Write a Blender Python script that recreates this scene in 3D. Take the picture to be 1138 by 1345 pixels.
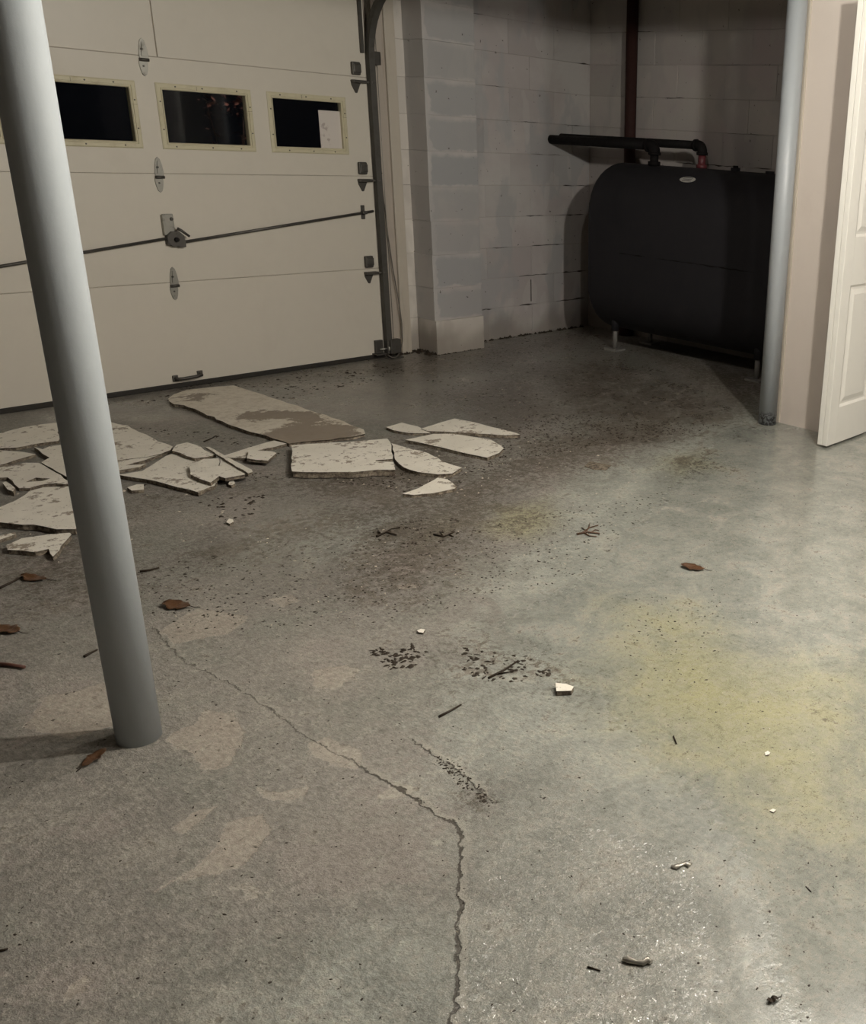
import bpy, bmesh, math, random
import numpy as np
from mathutils import Vector, Matrix
from mathutils.geometry import tessellate_polygon

for o in list(bpy.data.objects):
    bpy.data.objects.remove(o)
scene = bpy.context.scene
C = scene.collection
rnd = random.Random(7)

# ------------------------------------------------------------------ camera
FPX, CX, CY, HC = 1298.353, 945.588, 672.5, 1.37      # focal length, principal point (the photo is a crop), eye height
YAW, PITCH, ROLL = 0.939692, 0.355025, -0.0573501
_f = np.array([math.sin(YAW)*math.cos(PITCH), math.cos(YAW)*math.cos(PITCH), -math.sin(PITCH)])
_r = np.array([math.cos(YAW), -math.sin(YAW), 0.0])
_d = np.cross(_f, _r)
_c, _s = math.cos(ROLL), math.sin(ROLL)
R_, D_, F_ = _c*_r+_s*_d, -_s*_r+_c*_d, _f
cam_data = bpy.data.cameras.new('camera')
cam = bpy.data.objects.new('camera', cam_data)
C.objects.link(cam)
cam_data.sensor_fit = 'VERTICAL'
cam_data.sensor_height = 24
cam_data.lens = FPX/1345*24
cam_data.shift_x = -(CX-569)/1345
cam_data.clip_start = 0.02
mw = Matrix.Identity(4)
for i in range(3):
    mw[i][0] = R_[i]; mw[i][1] = -D_[i]; mw[i][2] = -F_[i]
mw[2][3] = HC
cam.matrix_world = mw
scene.camera = cam

# ------------------------------------------------------------------ world, lights, exposure
world = bpy.data.worlds.new('night')
scene.world = world
world.use_nodes = True
world.node_tree.nodes['Background'].inputs[0].default_value = (0.05, 0.06, 0.09, 1)
world.node_tree.nodes['Background'].inputs[1].default_value = 0.02

def lamp(name, loc, watts, col, size):
    l = bpy.data.lights.new(name, 'POINT')
    l.energy = watts; l.color = col; l.shadow_soft_size = size
    o = bpy.data.objects.new(name, l); o.location = loc
    C.objects.link(o)
    return o
lamp('bulb_or_fill_light', (2.55, 0.95, 2.16), 146, (1.0, 0.96, 0.875), 0.05)
lamp('bulb_or_fill_light', (2.45, 2.05, 2.125), 33, (1.0, 0.95, 0.88), 0.03)
lamp('bulb_or_fill_light', (2.9, -0.8, 1.95), 88, (1.0, 0.96, 0.90), 0.08)  # unseen fill lamp, added to brighten the bifold door and upper walls

vs = scene.view_settings
vs.view_transform = 'Standard'
vs.look = 'None'
vs.exposure = 0.12
vs.gamma = 1.0
vs.use_curve_mapping = False

# ------------------------------------------------------------------ helpers
def ray(px, py):
    return R_*((px-CX)/FPX) + D_*((py-CY)/FPX) + F_
def at(px, py, z=0.0):
    """point of the photograph on the horizontal plane z -> world x, y"""
    d = ray(px, py); t = (z-HC)/d[2]
    return (d[0]*t, d[1]*t)

class MB:
    def __init__(s): s.v = []; s.f = []; s.m = []; s.sm = []
    def add(s, vs_, fs, mat=0, smooth=False):
        o = len(s.v)
        s.v += [tuple(v) for v in vs_]
        for f in fs:
            s.f.append([i+o for i in f]); s.m.append(mat); s.sm.append(smooth)
        return s
    def box(s, x0, x1, y0, y1, z0, z1, mat=0):
        return s.add([(x0,y0,z0),(x1,y0,z0),(x1,y1,z0),(x0,y1,z0),(x0,y0,z1),(x1,y0,z1),(x1,y1,z1),(x0,y1,z1)],
                     [(0,3,2,1),(4,5,6,7),(0,1,5,4),(1,2,6,5),(2,3,7,6),(3,0,4,7)], mat)
    def bbox(s, x0, x1, y0, y1, z0, z1, b=0.003, mat=0):
        """bevelled box"""
        bm = bmesh.new()
        bmesh.ops.create_cube(bm, size=1)
        for v in bm.verts:
            v.co = Vector(((x0+x1)/2+v.co.x*(x1-x0), (y0+y1)/2+v.co.y*(y1-y0), (z0+z1)/2+v.co.z*(z1-z0)))
        bmesh.ops.bevel(bm, geom=list(bm.edges), offset=b, segments=2, affect='EDGES', profile=0.5)
        bm.verts.index_update()
        s.add([v.co for v in bm.verts], [[v.index for v in f.verts] for f in bm.faces], mat)
        bm.free(); return s
    def tube(s, pts, r, n=10, mat=0, caps=True, close=False):
        pts = [Vector(p) for p in pts]
        rs = r if isinstance(r, (list, tuple)) else [r]*len(pts)
        vv = []; up = None
        for i, p in enumerate(pts):
            t = (pts[min(i+1, len(pts)-1)]-pts[max(i-1, 0)]).normalized()
            if up is None:
                up = Vector((0,0,1)) if abs(t.z) < 0.9 else Vector((1,0,0))
            a = t.cross(up).normalized(); b = a.cross(t).normalized(); up = b
            for k in range(n):
                w = 2*math.pi*k/n
                vv.append(p+a*math.cos(w)*rs[i]+b*math.sin(w)*rs[i])
        ff = []
        for i in range(len(pts)-1):
            for k in range(n):
                ff.append((i*n+k, i*n+(k+1) % n, (i+1)*n+(k+1) % n, (i+1)*n+k))
        s.add(vv, ff, mat, True)
        if caps:
            o = len(s.v)-len(vv)
            s.f.append([o+k for k in range(n)]); s.m.append(mat); s.sm.append(False)
            s.f.append([o+(len(pts)-1)*n+k for k in reversed(range(n))]); s.m.append(mat); s.sm.append(False)
        return s
    def prism(s, poly, axis, a, b, mat=0):
        """poly in the plane across axis ('y': (x,z), 'z': (x,y), 'x': (y,z)) extruded from a to b"""
        def P(u, v, w): return {'y': (u, w, v), 'z': (u, v, w), 'x': (w, u, v)}[axis]
        n = len(poly)
        vv = [P(u, v, a) for u, v in poly]+[P(u, v, b) for u, v in poly]
        ff = [list(range(n)), list(range(2*n-1, n-1, -1))]+[(i, i+n, (i+1) % n+n, (i+1) % n) for i in range(n)]
        return s.add(vv, ff, mat)
    def sphere(s, c, r, mat=0, sx=1, sy=1, sz=1, n=10):
        vv = []; ff = []
        m = n//2
        for i in range(m+1):
            t = math.pi*i/m
            for k in range(n):
                w = 2*math.pi*k/n
                vv.append((c[0]+r*sx*math.sin(t)*math.cos(w), c[1]+r*sy*math.sin(t)*math.sin(w), c[2]+r*sz*math.cos(t)))
        for i in range(m):
            for k in range(n):
                ff.append((i*n+k, i*n+(k+1) % n, (i+1)*n+(k+1) % n, (i+1)*n+k))
        return s.add(vv, ff, mat, True)
    def mesh(s, name, mats):
        me = bpy.data.meshes.new(name)
        me.from_pydata(s.v, [], s.f)
        for m in (mats if isinstance(mats, (list, tuple)) else [mats]): me.materials.append(m)
        me.polygons.foreach_set('material_index', s.m)
        me.polygons.foreach_set('use_smooth', s.sm)
        me.update()
        bm = bmesh.new(); bm.from_mesh(me)
        bmesh.ops.remove_doubles(bm, verts=bm.verts, dist=1e-6)
        bmesh.ops.recalc_face_normals(bm, faces=bm.faces); bm.to_mesh(me); bm.free()
        return me
    def build(s, name, mats, parent=None):
        """links ONE mesh object; its vertices are given in world space"""
        me = s.mesh(name, mats)
        return put(name, me, parent)

def wloc(o):
    v = Vector((0,0,0))
    while o is not None:
        v += o.location; o = o.parent
    return v
def put(name, me, parent=None):
    o = bpy.data.objects.new(name, me)
    C.objects.link(o)
    if parent is not None:
        o.parent = parent
        me.transform(Matrix.Translation(-wloc(parent)))
    return o
def centre(o):
    """move a top-level mesh object's origin to its base centre"""
    co = np.array([v.co for v in o.data.vertices])
    p = Vector(((co[:,0].min()+co[:,0].max())/2, (co[:,1].min()+co[:,1].max())/2, co[:,2].min()))
    o.data.transform(Matrix.Translation(-p)); o.location = p
    return o
def tag(o, label, cat, group=None):
    o['label'] = label; o['category'] = cat
    if group: o['group'] = group
    return o
def thing(name, loc, label, cat, group=None):
    o = bpy.data.objects.new(name, None); o.location = loc
    o.empty_display_size = 0.05
    C.objects.link(o)
    return tag(o, label, cat, group)
def structure(o):
    o['kind'] = 'structure'; return o

# ------------------------------------------------------------------ materials
class NT:
    def __init__(s, name):
        s.mat = bpy.data.materials.new(name); s.mat.use_nodes = True
        s.t = s.mat.node_tree; s.b = s.t.nodes['Principled BSDF']
    def n(s, typ, **kw):
        x = s.t.nodes.new('ShaderNode'+typ)
        for k, v in kw.items(): setattr(x, k, v)
        return x
    def lk(s, a, b): s.t.links.new(a, b)
    def coord(s, which='Object'):
        return s.n('TexCoord').outputs[which]
    def pos(s):
        return s.n('NewGeometry').outputs['Position']
    def noise(s, scale, vec=None, detail=4, rough=0.55, dist=0.0, stretch=None):
        x = s.n('TexNoise'); x.inputs['Scale'].default_value = scale
        x.inputs['Detail'].default_value = detail; x.inputs['Roughness'].default_value = rough
        x.inputs['Distortion'].default_value = dist
        if vec is not None:
            if stretch:
                m = s.n('Mapping'); m.inputs['Scale'].default_value = stretch
                s.lk(vec, m.inputs['Vector']); vec = m.outputs['Vector']
            s.lk(vec, x.inputs['Vector'])
        return x.outputs['Fac']
    def ramp(s, v, a, b, smooth=True):
        x = s.n('MapRange'); x.interpolation_type = 'SMOOTHSTEP' if smooth else 'LINEAR'
        x.inputs['From Min'].default_value = a; x.inputs['From Max'].default_value = b
        s.lk(v, x.inputs['Value']); return x.outputs['Result']
    def lin(s, v, a, b, c, d):
        x = s.n('MapRange')
        for k, q in zip(('From Min','From Max','To Min','To Max'), (a,b,c,d)): x.inputs[k].default_value = q
        s.lk(v, x.inputs['Value']); return x.outputs['Result']
    def m(s, op, a, b=None, clamp=False):
        x = s.n('Math', operation=op, use_clamp=clamp)
        for i, q in enumerate((a, b)):
            if q is None: continue
            if isinstance(q, (int, float)): x.inputs[i].default_value = q
            else: s.lk(q, x.inputs[i])
        return x.outputs[0]
    def mix(s, fac, a, b, blend='MIX'):
        x = s.n('Mix', data_type='RGBA', blend_type=blend)
        for i, q in ((0, fac), (6, a), (7, b)):
            if isinstance(q, (int, float)): x.inputs[i].default_value = q
            elif isinstance(q, tuple): x.inputs[i].default_value = (*q[:3], 1)
            else: s.lk(q, x.inputs[i])
        return x.outputs[2]
    def bump(s, h, strength, dist=0.01, prev=None):
        x = s.n('Bump'); x.inputs['Strength'].default_value = strength; x.inputs['Distance'].default_value = dist
        s.lk(h, x.inputs['Height'])
        if prev is not None: s.lk(prev, x.inputs['Normal'])
        return x.outputs['Normal']
    def out(s, col=None, rough=None, normal=None, metal=None, spec=None):
        for q, k in ((col,'Base Color'),(rough,'Roughness'),(metal,'Metallic'),(spec,'Specular IOR Level')):
            if q is None: continue
            if isinstance(q, (int, float)): s.b.inputs[k].default_value = q
            elif isinstance(q, tuple): s.b.inputs[k].default_value = (*q[:3], 1)
            else: s.lk(q, s.b.inputs[k])
        if normal is not None: s.lk(normal, s.b.inputs['Normal'])
        return s.mat

def painted(name, col, dirt=(0.12,0.09,0.06), amount=0.35, rough=0.5, scale=6, bump=0.05, metal=0.0, stretch=None):
    t = NT(name); p = t.pos()
    a = t.noise(scale, p, 6, 0.65, 0.3, stretch); b = t.noise(scale*9, p, 4)
    f = t.m('MULTIPLY', t.ramp(a, 0.5, 0.8), amount)
    c = t.mix(f, col, dirt)
    c = t.mix(t.m('MULTIPLY', b, 0.16), c, tuple(x*0.7 for x in col))
    return t.out(c, t.lin(a, 0.3, 0.7, rough-0.08, rough+0.12), t.bump(b, bump), metal)

M = {}
M['door_paint'] = painted('cream_door_paint', (0.63,0.585,0.50), (0.47,0.42,0.34), 0.22, 0.45, 2.2, 0.03)
M['frame'] = painted('yellowed_vinyl', (0.58,0.53,0.37), (0.30,0.25,0.14), 0.45, 0.45, 14)
M['rubber'] = painted('black_rubber', (0.02,0.017,0.013), (0.05,0.035,0.02), 0.6, 0.7, 20)
M['steel'] = painted('galvanised_steel', (0.36,0.35,0.31), (0.12,0.10,0.08), 0.7, 0.42, 30, 0.05, 0.75)
M['dark_steel'] = painted('dull_dark_steel', (0.10,0.093,0.082), (0.05,0.035,0.025), 0.7, 0.5, 30, 0.06, 0.55)
M['post_paint'] = painted('grey_post_enamel', (0.41,0.44,0.455), (0.33,0.345,0.36), 0.25, 0.6, 5, 0.06, 0, (1,1,0.15))
M['tank'] = painted('dark_grey_tank_enamel', (0.0215,0.0203,0.0235), (0.0170,0.0162,0.0185), 0.5, 0.62, 3, 0.04)
M['black_iron'] = painted('black_iron_pipe', (0.006,0.005,0.005), (0.012,0.008,0.006), 0.6, 0.75, 20, 0.08)
M['rust_pipe'] = painted('rusty_brown_iron', (0.040,0.017,0.014), (0.016,0.009,0.008), 0.8, 0.7, 14, 0.1)
M['red'] = painted('red_brass_fitting', (0.11,0.022,0.026), (0.03,0.01,0.01), 0.5, 0.45, 30)
M['leg_grey'] = painted('grey_pipe_leg', (0.22,0.21,0.195), (0.10,0.085,0.07), 0.5, 0.55, 20)
M['white_door'] = painted('white_door_gloss', (0.76,0.74,0.68), (0.62,0.58,0.5), 0.2, 0.35, 2, 0.015)
M['drywall'] = painted('cream_wall_paint', (0.62,0.55,0.49), (0.50,0.43,0.37), 0.4, 0.6, 1.6, 0.03)
M['wood_trim'] = painted('painted_wood_trim', (0.50,0.45,0.375), (0.30,0.24,0.18), 0.6, 0.55, 5, 0.05, 0, (4,4,0.5))
M['wood_brown'] = painted('shade_browned_wood', (0.44,0.385,0.325), (0.28,0.22,0.165), 0.6, 0.55, 5, 0.05, 0, (4,4,0.5))  # shadow on the jamb board is put into this browner colour
M['ceiling'] = painted('dull_ceiling', (0.42,0.38,0.33), (0.3,0.25,0.2), 0.4, 0.7, 3)
M['beam'] = painted('painted_beam', (0.30,0.31,0.32), (0.2,0.2,0.2), 0.4, 0.5, 3)
M['mortar'] = painted('joint_mortar', (0.42,0.38,0.35), (0.20,0.17,0.15), 0.5, 0.8, 8, 0.1)
M['crack'] = painted('open_joint', (0.06,0.05,0.042), (0.02,0.016,0.013), 0.5, 0.9, 30)
M['leaf'] = painted('dead_brown_leaf', (0.085,0.04,0.017), (0.03,0.016,0.008), 0.8, 0.4, 60, 0.2)
M['twig'] = painted('dark_wet_twig', (0.032,0.022,0.014), (0.012,0.009,0.006), 0.8, 0.45, 60, 0.2)
M['redwood'] = painted('red_brown_splinter', (0.095,0.036,0.024), (0.04,0.018,0.012), 0.8, 0.5, 60, 0.2)
M['mud'] = painted('dark_mud_crumb', (0.035,0.026,0.018), (0.014,0.011,0.008), 0.7, 0.6, 60, 0.3)
M['grey_crumb'] = painted('pale_plaster_crumb', (0.55,0.49,0.40), (0.3,0.24,0.18), 0.6, 0.8, 60, 0.3)
M['film'] = painted('wet_shiny_film', (0.42,0.40,0.35), (0.10,0.09,0.075), 0.6, 0.12, 60, 0.05, 0.5)
M['rail'] = painted('dark_rolled_steel', (0.075,0.07,0.06), (0.04,0.032,0.025), 0.6, 0.55, 12, 0.05, 0.3)
M['cord'] = painted('grey_brown_cord', (0.13,0.115,0.095))
M['label'] = painted('pale_tank_label', (0.50,0.48,0.44), (0.35,0.33,0.3), 0.3, 0.5, 30)
M['bark'] = painted('night_shrub_stem', (0.06,0.04,0.03))
M['leafout'] = painted('shrub_leaf', (0.20,0.10,0.08), (0.1,0.06,0.04), 0.5, 0.5, 20)
M['dim_wall'] = painted('darkened_unseen_wall', (0.10,0.085,0.07), (0.06,0.05,0.04), 0.5, 0.6, 2)  # unseen walls, darkened to cut bounce and reflections in the panes
M['ground'] = painted('outdoor_ground', (0.06,0.055,0.05))

def glass():
    t = NT('window_glass')
    t.b.inputs['Base Color'].default_value = (0.9,0.93,0.92,1)
    t.b.inputs['Roughness'].default_value = 0.04
    t.b.inputs['Transmission Weight'].default_value = 1.0
    t.b.inputs['IOR'].default_value = 1.30
    return t.mat
M['glass'] = glass()

def paper():
    t = NT('spotted_paper'); p = t.pos()
    a = t.ramp(t.noise(26, p, 2), 0.60, 0.70)
    return t.out(t.mix(t.m('MULTIPLY', a, 0.55), (0.60,0.55,0.50), (0.25,0.19,0.16)), 0.7)
M['paper'] = paper()

def block_paint(name, pilaster=False, white=False, back=False):
    """old paint on concrete block: a little of its own tone per block, bare bluish patches, drips"""
    t = NT(name); p = t.pos()
    rndv = t.n('ObjectInfo').outputs['Random']
    big = t.noise(1.7, p, 5, 0.6, 0.4); mid = t.noise(3.6, p, 3, 0.5, 0.25, (1,1,0.6)); fine = t.noise(60, p, 5, 0.65)
    pink, pale, blue = (0.43,0.39,0.375), (0.50,0.475,0.45), (0.365,0.365,0.365)
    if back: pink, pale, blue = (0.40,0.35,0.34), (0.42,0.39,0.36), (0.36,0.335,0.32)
    if white: pink, pale, blue = (0.60,0.555,0.50), (0.66,0.62,0.56), (0.53,0.49,0.44)
    c = t.mix(t.ramp(big, 0.38, 0.62), pink, pale)
    patch = t.ramp(mid, 0.49, 0.56)
    c = t.mix(t.m('MULTIPLY', patch, 0.6), c, blue)
    c = t.mix(t.m('MULTIPLY', t.ramp(t.noise(4.4, p, 2, 0.5, 0.1, (1.3,1.3,0.5)), 0.60, 0.63), 0.55), c, pale)
    if pilaster:
        g = t.n('SeparateXYZ'); t.lk(t.coord('Generated'), g.inputs[0])
        w = t.noise(9, p, 4, 0.6)
        zz = t.m('ADD', g.outputs['Z'], t.m('MULTIPLY', t.m('SUBTRACT', w, 0.5), 0.35))
        inner = t.m('MULTIPLY', t.ramp(zz, 0.02, 0.10), t.ramp(zz, 0.98, 0.80))
        xx = t.m('ADD', g.outputs['X'], t.m('MULTIPLY', t.m('SUBTRACT', w, 0.5), 0.25))
        inner = t.m('MULTIPLY', inner, t.ramp(xx, 0.05, 0.09))
        sel = t.lin(rndv, 0, 1, 0.25, 0.95)
        c = t.mix(t.m('MULTIPLY', inner, sel), t.mix(0.5, c, (0.50,0.475,0.45)), (0.325,0.325,0.325))
    v = t.lin(rndv, 0, 1, 0.92, 1.06)
    hv = t.n('HueSaturation'); t.lk(v, hv.inputs['Value']); t.lk(c, hv.inputs['Color'])
    c = hv.outputs['Color']
    sp = t.ramp(t.noise(38, p, 2), 0.715, 0.76)
    c = t.mix(t.m('MULTIPLY', sp, 0.8), c, (0.06,0.05,0.04))
    # grime that rises from the floor
    z = t.n('SeparateXYZ'); t.lk(p, z.inputs[0])
    gr = t.m('MULTIPLY', t.ramp(t.m('ADD', z.outputs['Z'], t.m('MULTIPLY', mid, -0.35)), 0.06, -0.14), 0.55)
    c = t.mix(gr, c, (0.16,0.125,0.09))
    h = t.m('ADD', t.m('MULTIPLY', fine, 0.5), t.m('MULTIPLY', mid, 0.5))
    return t.out(c, 0.62, t.bump(h, 0.22, 0.006))
for k_ in ('post_paint', 'black_iron', 'rust_pipe', 'tank', 'mud', 'twig'): M[k_].node_tree.nodes['Principled BSDF'].inputs['Specular IOR Level'].default_value = 0.2
M['block'] = block_paint('painted_block')
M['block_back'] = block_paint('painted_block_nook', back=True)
M['block_pilaster'] = block_paint('painted_block_pilaster', True)
M['block_white'] = block_paint('white_painted_block', white=True)

def plaster():
    t = NT('painted_plasterboard_face'); p = t.pos()
    big = t.noise(4.5, p, 6, 0.62, 0.5); fine = t.noise(28, p, 5, 0.7); tiny = t.noise(140, p, 3)
    c = t.mix(t.ramp(big, 0.35, 0.65), (0.72,0.68,0.59), (0.80,0.76,0.67))
    d = t.ramp(t.m('ADD', t.m('MULTIPLY', big, 0.5), t.m('MULTIPLY', fine, 0.55)), 0.575, 0.615)
    c = t.mix(t.m('MULTIPLY', d, 0.85), c, (0.22,0.17,0.12))
    c = t.mix(t.m('MULTIPLY', t.ramp(t.m('ADD', t.m('MULTIPLY', tiny, 0.5), t.m('MULTIPLY', fine, 0.5)), 0.57, 0.63), 0.8), c, (0.24,0.185,0.13))
    return t.out(c, 0.6, t.bump(t.m('ADD', fine, t.m('MULTIPLY', tiny, 0.4)), 0.25, 0.004))
M['plaster'] = plaster()
def plaster_muddy():
    t = NT('muddy_plasterboard_face'); p = t.pos()
    big = t.noise(3.6, p, 6, 0.6, 0.6, (0.6,1.6,1)); fine = t.noise(30, p, 5, 0.7)
    at_ = t.n('Attribute'); at_.attribute_name = 'mud'
    mud = t.ramp(t.m('ADD', at_.outputs['Fac'], t.m('ADD', t.m('MULTIPLY', t.m('SUBTRACT', big, 0.5), 1.6), t.m('MULTIPLY', t.m('SUBTRACT', fine, 0.5), 1.3))), 0.36, 0.48)
    c = t.mix(t.ramp(fine, 0.4, 0.75), (0.64,0.59,0.50), (0.44,0.385,0.30))
    c = t.mix(t.m('MULTIPLY', mud, 0.88), c, (0.20,0.157,0.117))
    return t.out(c, 0.5, t.bump(t.m('ADD', fine, t.m('MULTIPLY', mud, -0.8)), 0.3, 0.005))
M['plaster_muddy'] = plaster_muddy()
def gypsum():
    t = NT('broken_gypsum_edge'); p = t.pos()
    a = t.noise(60, p, 5, 0.7)
    return t.out(t.mix(t.ramp(a, 0.35, 0.7), (0.07,0.052,0.038), (0.30,0.255,0.19)), 0.85, t.bump(a, 0.6, 0.006))
M['gypsum'] = gypsum()

def post_base():
    """grey enamel with flaked, rusty foot"""
    t = NT('flaking_grey_enamel'); p = t.pos()
    z = t.n('SeparateXYZ'); t.lk(p, z.inputs[0])
    n1 = t.noise(70, p, 4, 0.6); n2 = t.noise(16, p, 3)
    m = t.m('MULTIPLY', t.ramp(t.m('ADD', z.outputs['Z'], t.m('MULTIPLY', n2, 0.05)), 0.11, 0.07), t.ramp(n1, 0.47, 0.52))
    c = t.mix(m, (0.36,0.385,0.40), (0.03,0.025,0.03))
    big = t.noise(4, p, 4, 0.6, 0, (1,1,0.2))
    c = t.mix(t.m('MULTIPLY', big, 0.35), c, (0.25,0.26,0.28))
    return t.out(c, 0.42, t.bump(n1, 0.06, 0.004))
M['post_flaked'] = post_base()

def floor_mat():
    t = NT('wet_worn_concrete'); p = t.pos()
    A = t.n('Attribute'); A.attribute_name = 'stain'
    sA = t.n('SeparateColor'); t.lk(A.outputs['Color'], sA.inputs[0])
    dirt, olive, pale = sA.outputs[0], sA.outputs[1], sA.outputs[2]
    B = t.n('Attribute'); B.attribute_name = 'finish'
    sB = t.n('SeparateColor'); t.lk(B.outputs['Color'], sB.inputs[0])
    wet, grain, green = sB.outputs[0], sB.outputs[1], sB.outputs[2]
    K = t.n('Attribute'); K.attribute_name = 'crack'
    sK = t.n('SeparateXYZ'); t.lk(K.outputs['Vector'], sK.inputs[0])
    big = t.noise(1.3, p, 5, 0.6, 0.4)
    mid = t.noise(6.0, p, 6, 0.65, 0.5)
    fine = t.noise(38, p, 5, 0.7)
    tiny = t.noise(190, p, 4, 0.7)
    micro = t.noise(420, p, 3, 0.7)
    mm = t.m('SUBTRACT', mid, 0.5); ff = t.m('SUBTRACT', fine, 0.5); tt = t.m('SUBTRACT', tiny, 0.5)
    def edge(v, k, k2, a, b):
        return t.ramp(t.m('ADD', v, t.m('ADD', t.m('MULTIPLY', mm, k), t.m('MULTIPLY', ff, k2))), a, b)
    grit_ = t.noise(95, p, 4, 0.6, 0.2, (1.0,0.6,1)); gg = t.m('SUBTRACT', grit_, 0.5)
    warm = t.mix(t.ramp(big, 0.35, 0.65), (0.192,0.181,0.160), (0.243,0.229,0.203))
    tint = t.noise(2.4, p, 4, 0.6, 0.5)
    warm = t.mix(t.m('MULTIPLY', t.ramp(t.m('ADD', tint, t.m('MULTIPLY', ff, .35)), 0.52, 0.60), 0.55), warm, (0.205,0.208,0.178))
    warm = t.mix(t.m('MULTIPLY', t.ramp(t.m('ADD', tint, t.m('MULTIPLY', ff, .35)), 0.44, 0.38), 0.5), warm, (0.30,0.262,0.235))
    gr = t.mix(t.ramp(mid, 0.35, 0.65), (0.215,0.226,0.200), (0.298,0.309,0.274))
    c = t.mix(edge(green, 1.1, 0.5, 0.3, 0.75), warm, gr)
    c = t.mix(t.m('MULTIPLY', grain, 0.30), c, (0.15,0.145,0.125))
    # pale skim patches with their own outline
    pf = edge(pale, 0.9, 0.35, 0.47, 0.55)
    c = t.mix(t.m('MULTIPLY', pf, 0.78), c, t.mix(green, (0.345,0.302,0.252), (0.42,0.41,0.355)))
    # wear blotches
    wf = t.ramp(t.m('ADD', mid, t.m('MULTIPLY', ff, 0.9)), 0.54, 0.64)
    c = t.mix(t.m('MULTIPLY', wf, 0.42), c, (0.37,0.345,0.295))
    # olive water stain
    of = edge(olive, 1.1, 0.2, 0.15, 1.15)
    c = t.mix(t.m('MULTIPLY', of, 0.85), c, (0.325,0.31,0.165))
    # soil washed in
    df = edge(dirt, 2.4, 2.6, 0.44, 0.72)
    c = t.mix(t.m('MULTIPLY', df, 0.66), c, (0.105,0.083,0.062))
    clot = t.noise(52, p, 6, 0.72, 0.6); clot2 = t.noise(21, p, 5, 0.7, 0.5)
    cl = t.m('ADD', t.m('MULTIPLY', clot, 0.62), t.m('MULTIPLY', clot2, 0.38))
    dz = t.m('ADD', t.lin(dirt, 0, 0.7, -0.03, 0.045), cl)
    c = t.mix(t.m('MULTIPLY', t.ramp(dz, 0.515, 0.575), t.lin(dirt, 0, 0.6, 0.30, 0.80)), c, (0.075,0.06,0.043))
    c = t.mix(t.m('MULTIPLY', t.ramp(dz, 0.47, 0.41), 0.32), c, (0.37,0.345,0.29))
    gv = t.n('HueSaturation'); t.lk(t.m('ADD', 1.0, t.m('MULTIPLY', t.m('MULTIPLY', gg, t.lin(t.m('ADD', wet, 0.0), 0, 1, 1.0, 0.35)), 1.25)), gv.inputs['Value']); t.lk(c, gv.inputs['Color']); c = gv.outputs['Color']
    sp = t.m('MULTIPLY', t.ramp(t.m('ADD', t.m('ADD', t.m('MULTIPLY', tiny, 0.7), t.m('MULTIPLY', fine, 0.3)), t.m('MULTIPLY', dirt, 0.09)), 0.555, 0.62), 0.62)
    c = t.mix(sp, c, (0.06,0.047,0.035))
    lt = t.m('MULTIPLY', t.ramp(micro, 0.54, 0.66), t.lin(grain, 0, 1, 0.22, 0.5))
    c = t.mix(lt, c, (0.52,0.49,0.42))
    dk = t.m('MULTIPLY', t.ramp(micro, 0.48, 0.36), t.lin(grain, 0, 1, 0.35, 0.7))
    c = t.mix(dk, c, (0.09,0.078,0.062))
    # cracks: signed distance carried by the mesh, wavering with the noise
    fine2 = t.noise(22, p, 3, 0.6)
    wav = t.m('ADD', t.m('MULTIPLY', ff, 0.022), t.m('MULTIPLY', t.m('SUBTRACT', fine2, 0.5), 0.035))
    h_cr = None
    for comp, w0 in ((sK.outputs[0], 0.0042), (sK.outputs[1], 0.0020)):
        d = t.m('ADD', comp, wav)
        ad = t.m('ABSOLUTE', d)
        w = t.m('MULTIPLY', t.m('ADD', t.lin(t.m('ADD', t.m('MULTIPLY', tiny, .4), t.m('MULTIPLY', fine2, .6)), 0.35, 0.65, -0.5, 1.2), t.m('MULTIPLY', sK.outputs[2], .6), False), w0)
        w = t.m('MAXIMUM', w, 0.0002)
        line = t.m('SUBTRACT', 1.0, t.m('DIVIDE', ad, w), True)
        line = t.ramp(line, 0.0, 0.55)
        lip = t.m('MULTIPLY', t.ramp(t.m('ABSOLUTE', t.m('ADD', d, 0.010)), 0.012, 0.002), t.m('MULTIPLY', sK.outputs[2], 0.35))
        c = t.mix(lip, c, (0.42,0.39,0.33))
        c = t.mix(t.m('MULTIPLY', line, t.lin(sK.outputs[2], 0.38, 1.0, 0.55, 0.85)), c, (0.045,0.036,0.026))
        h_cr = line if h_cr is None else t.m('MAXIMUM', h_cr, line)
    wetf = edge(wet, 0.5, 0.3, 0.25, 0.75)
    rough = t.m('ADD', t.m('MULTIPLY', wetf, -0.46), 0.64)
    rough = t.m('ADD', rough, t.m('MULTIPLY', t.m('MULTIPLY', tt, t.m('SUBTRACT', 1.0, wetf)), 0.3))
    rough = t.m('MAXIMUM', t.m('ADD', rough, t.m('MULTIPLY', grain, -0.20)), 0.16)
    h = t.m('ADD', t.m('MULTIPLY', fine, 0.6), t.m('ADD', t.m('MULTIPLY', tiny, 0.3), t.m('MULTIPLY', grit_, 0.5)))
    h = t.m('ADD', h, t.m('MULTIPLY', t.m('MULTIPLY', t.m('ADD', micro, tiny), grain), 0.4))
    h = t.m('SUBTRACT', h, t.m('MULTIPLY', h_cr, 1.2))
    h = t.m('MULTIPLY', t.m('ADD', h, t.m('MULTIPLY', pf, 0.35)), t.lin(pf, 0, 1, 1.0, 0.5))
    h = t.m('MULTIPLY', h, t.lin(t.m('MULTIPLY', wetf, t.m('SUBTRACT', 1.0, grain)), 0, 1, 1.0, 0.07))
    h = t.m('MULTIPLY', h, t.lin(grain, 0, 1, 1.0, 0.55))
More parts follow.
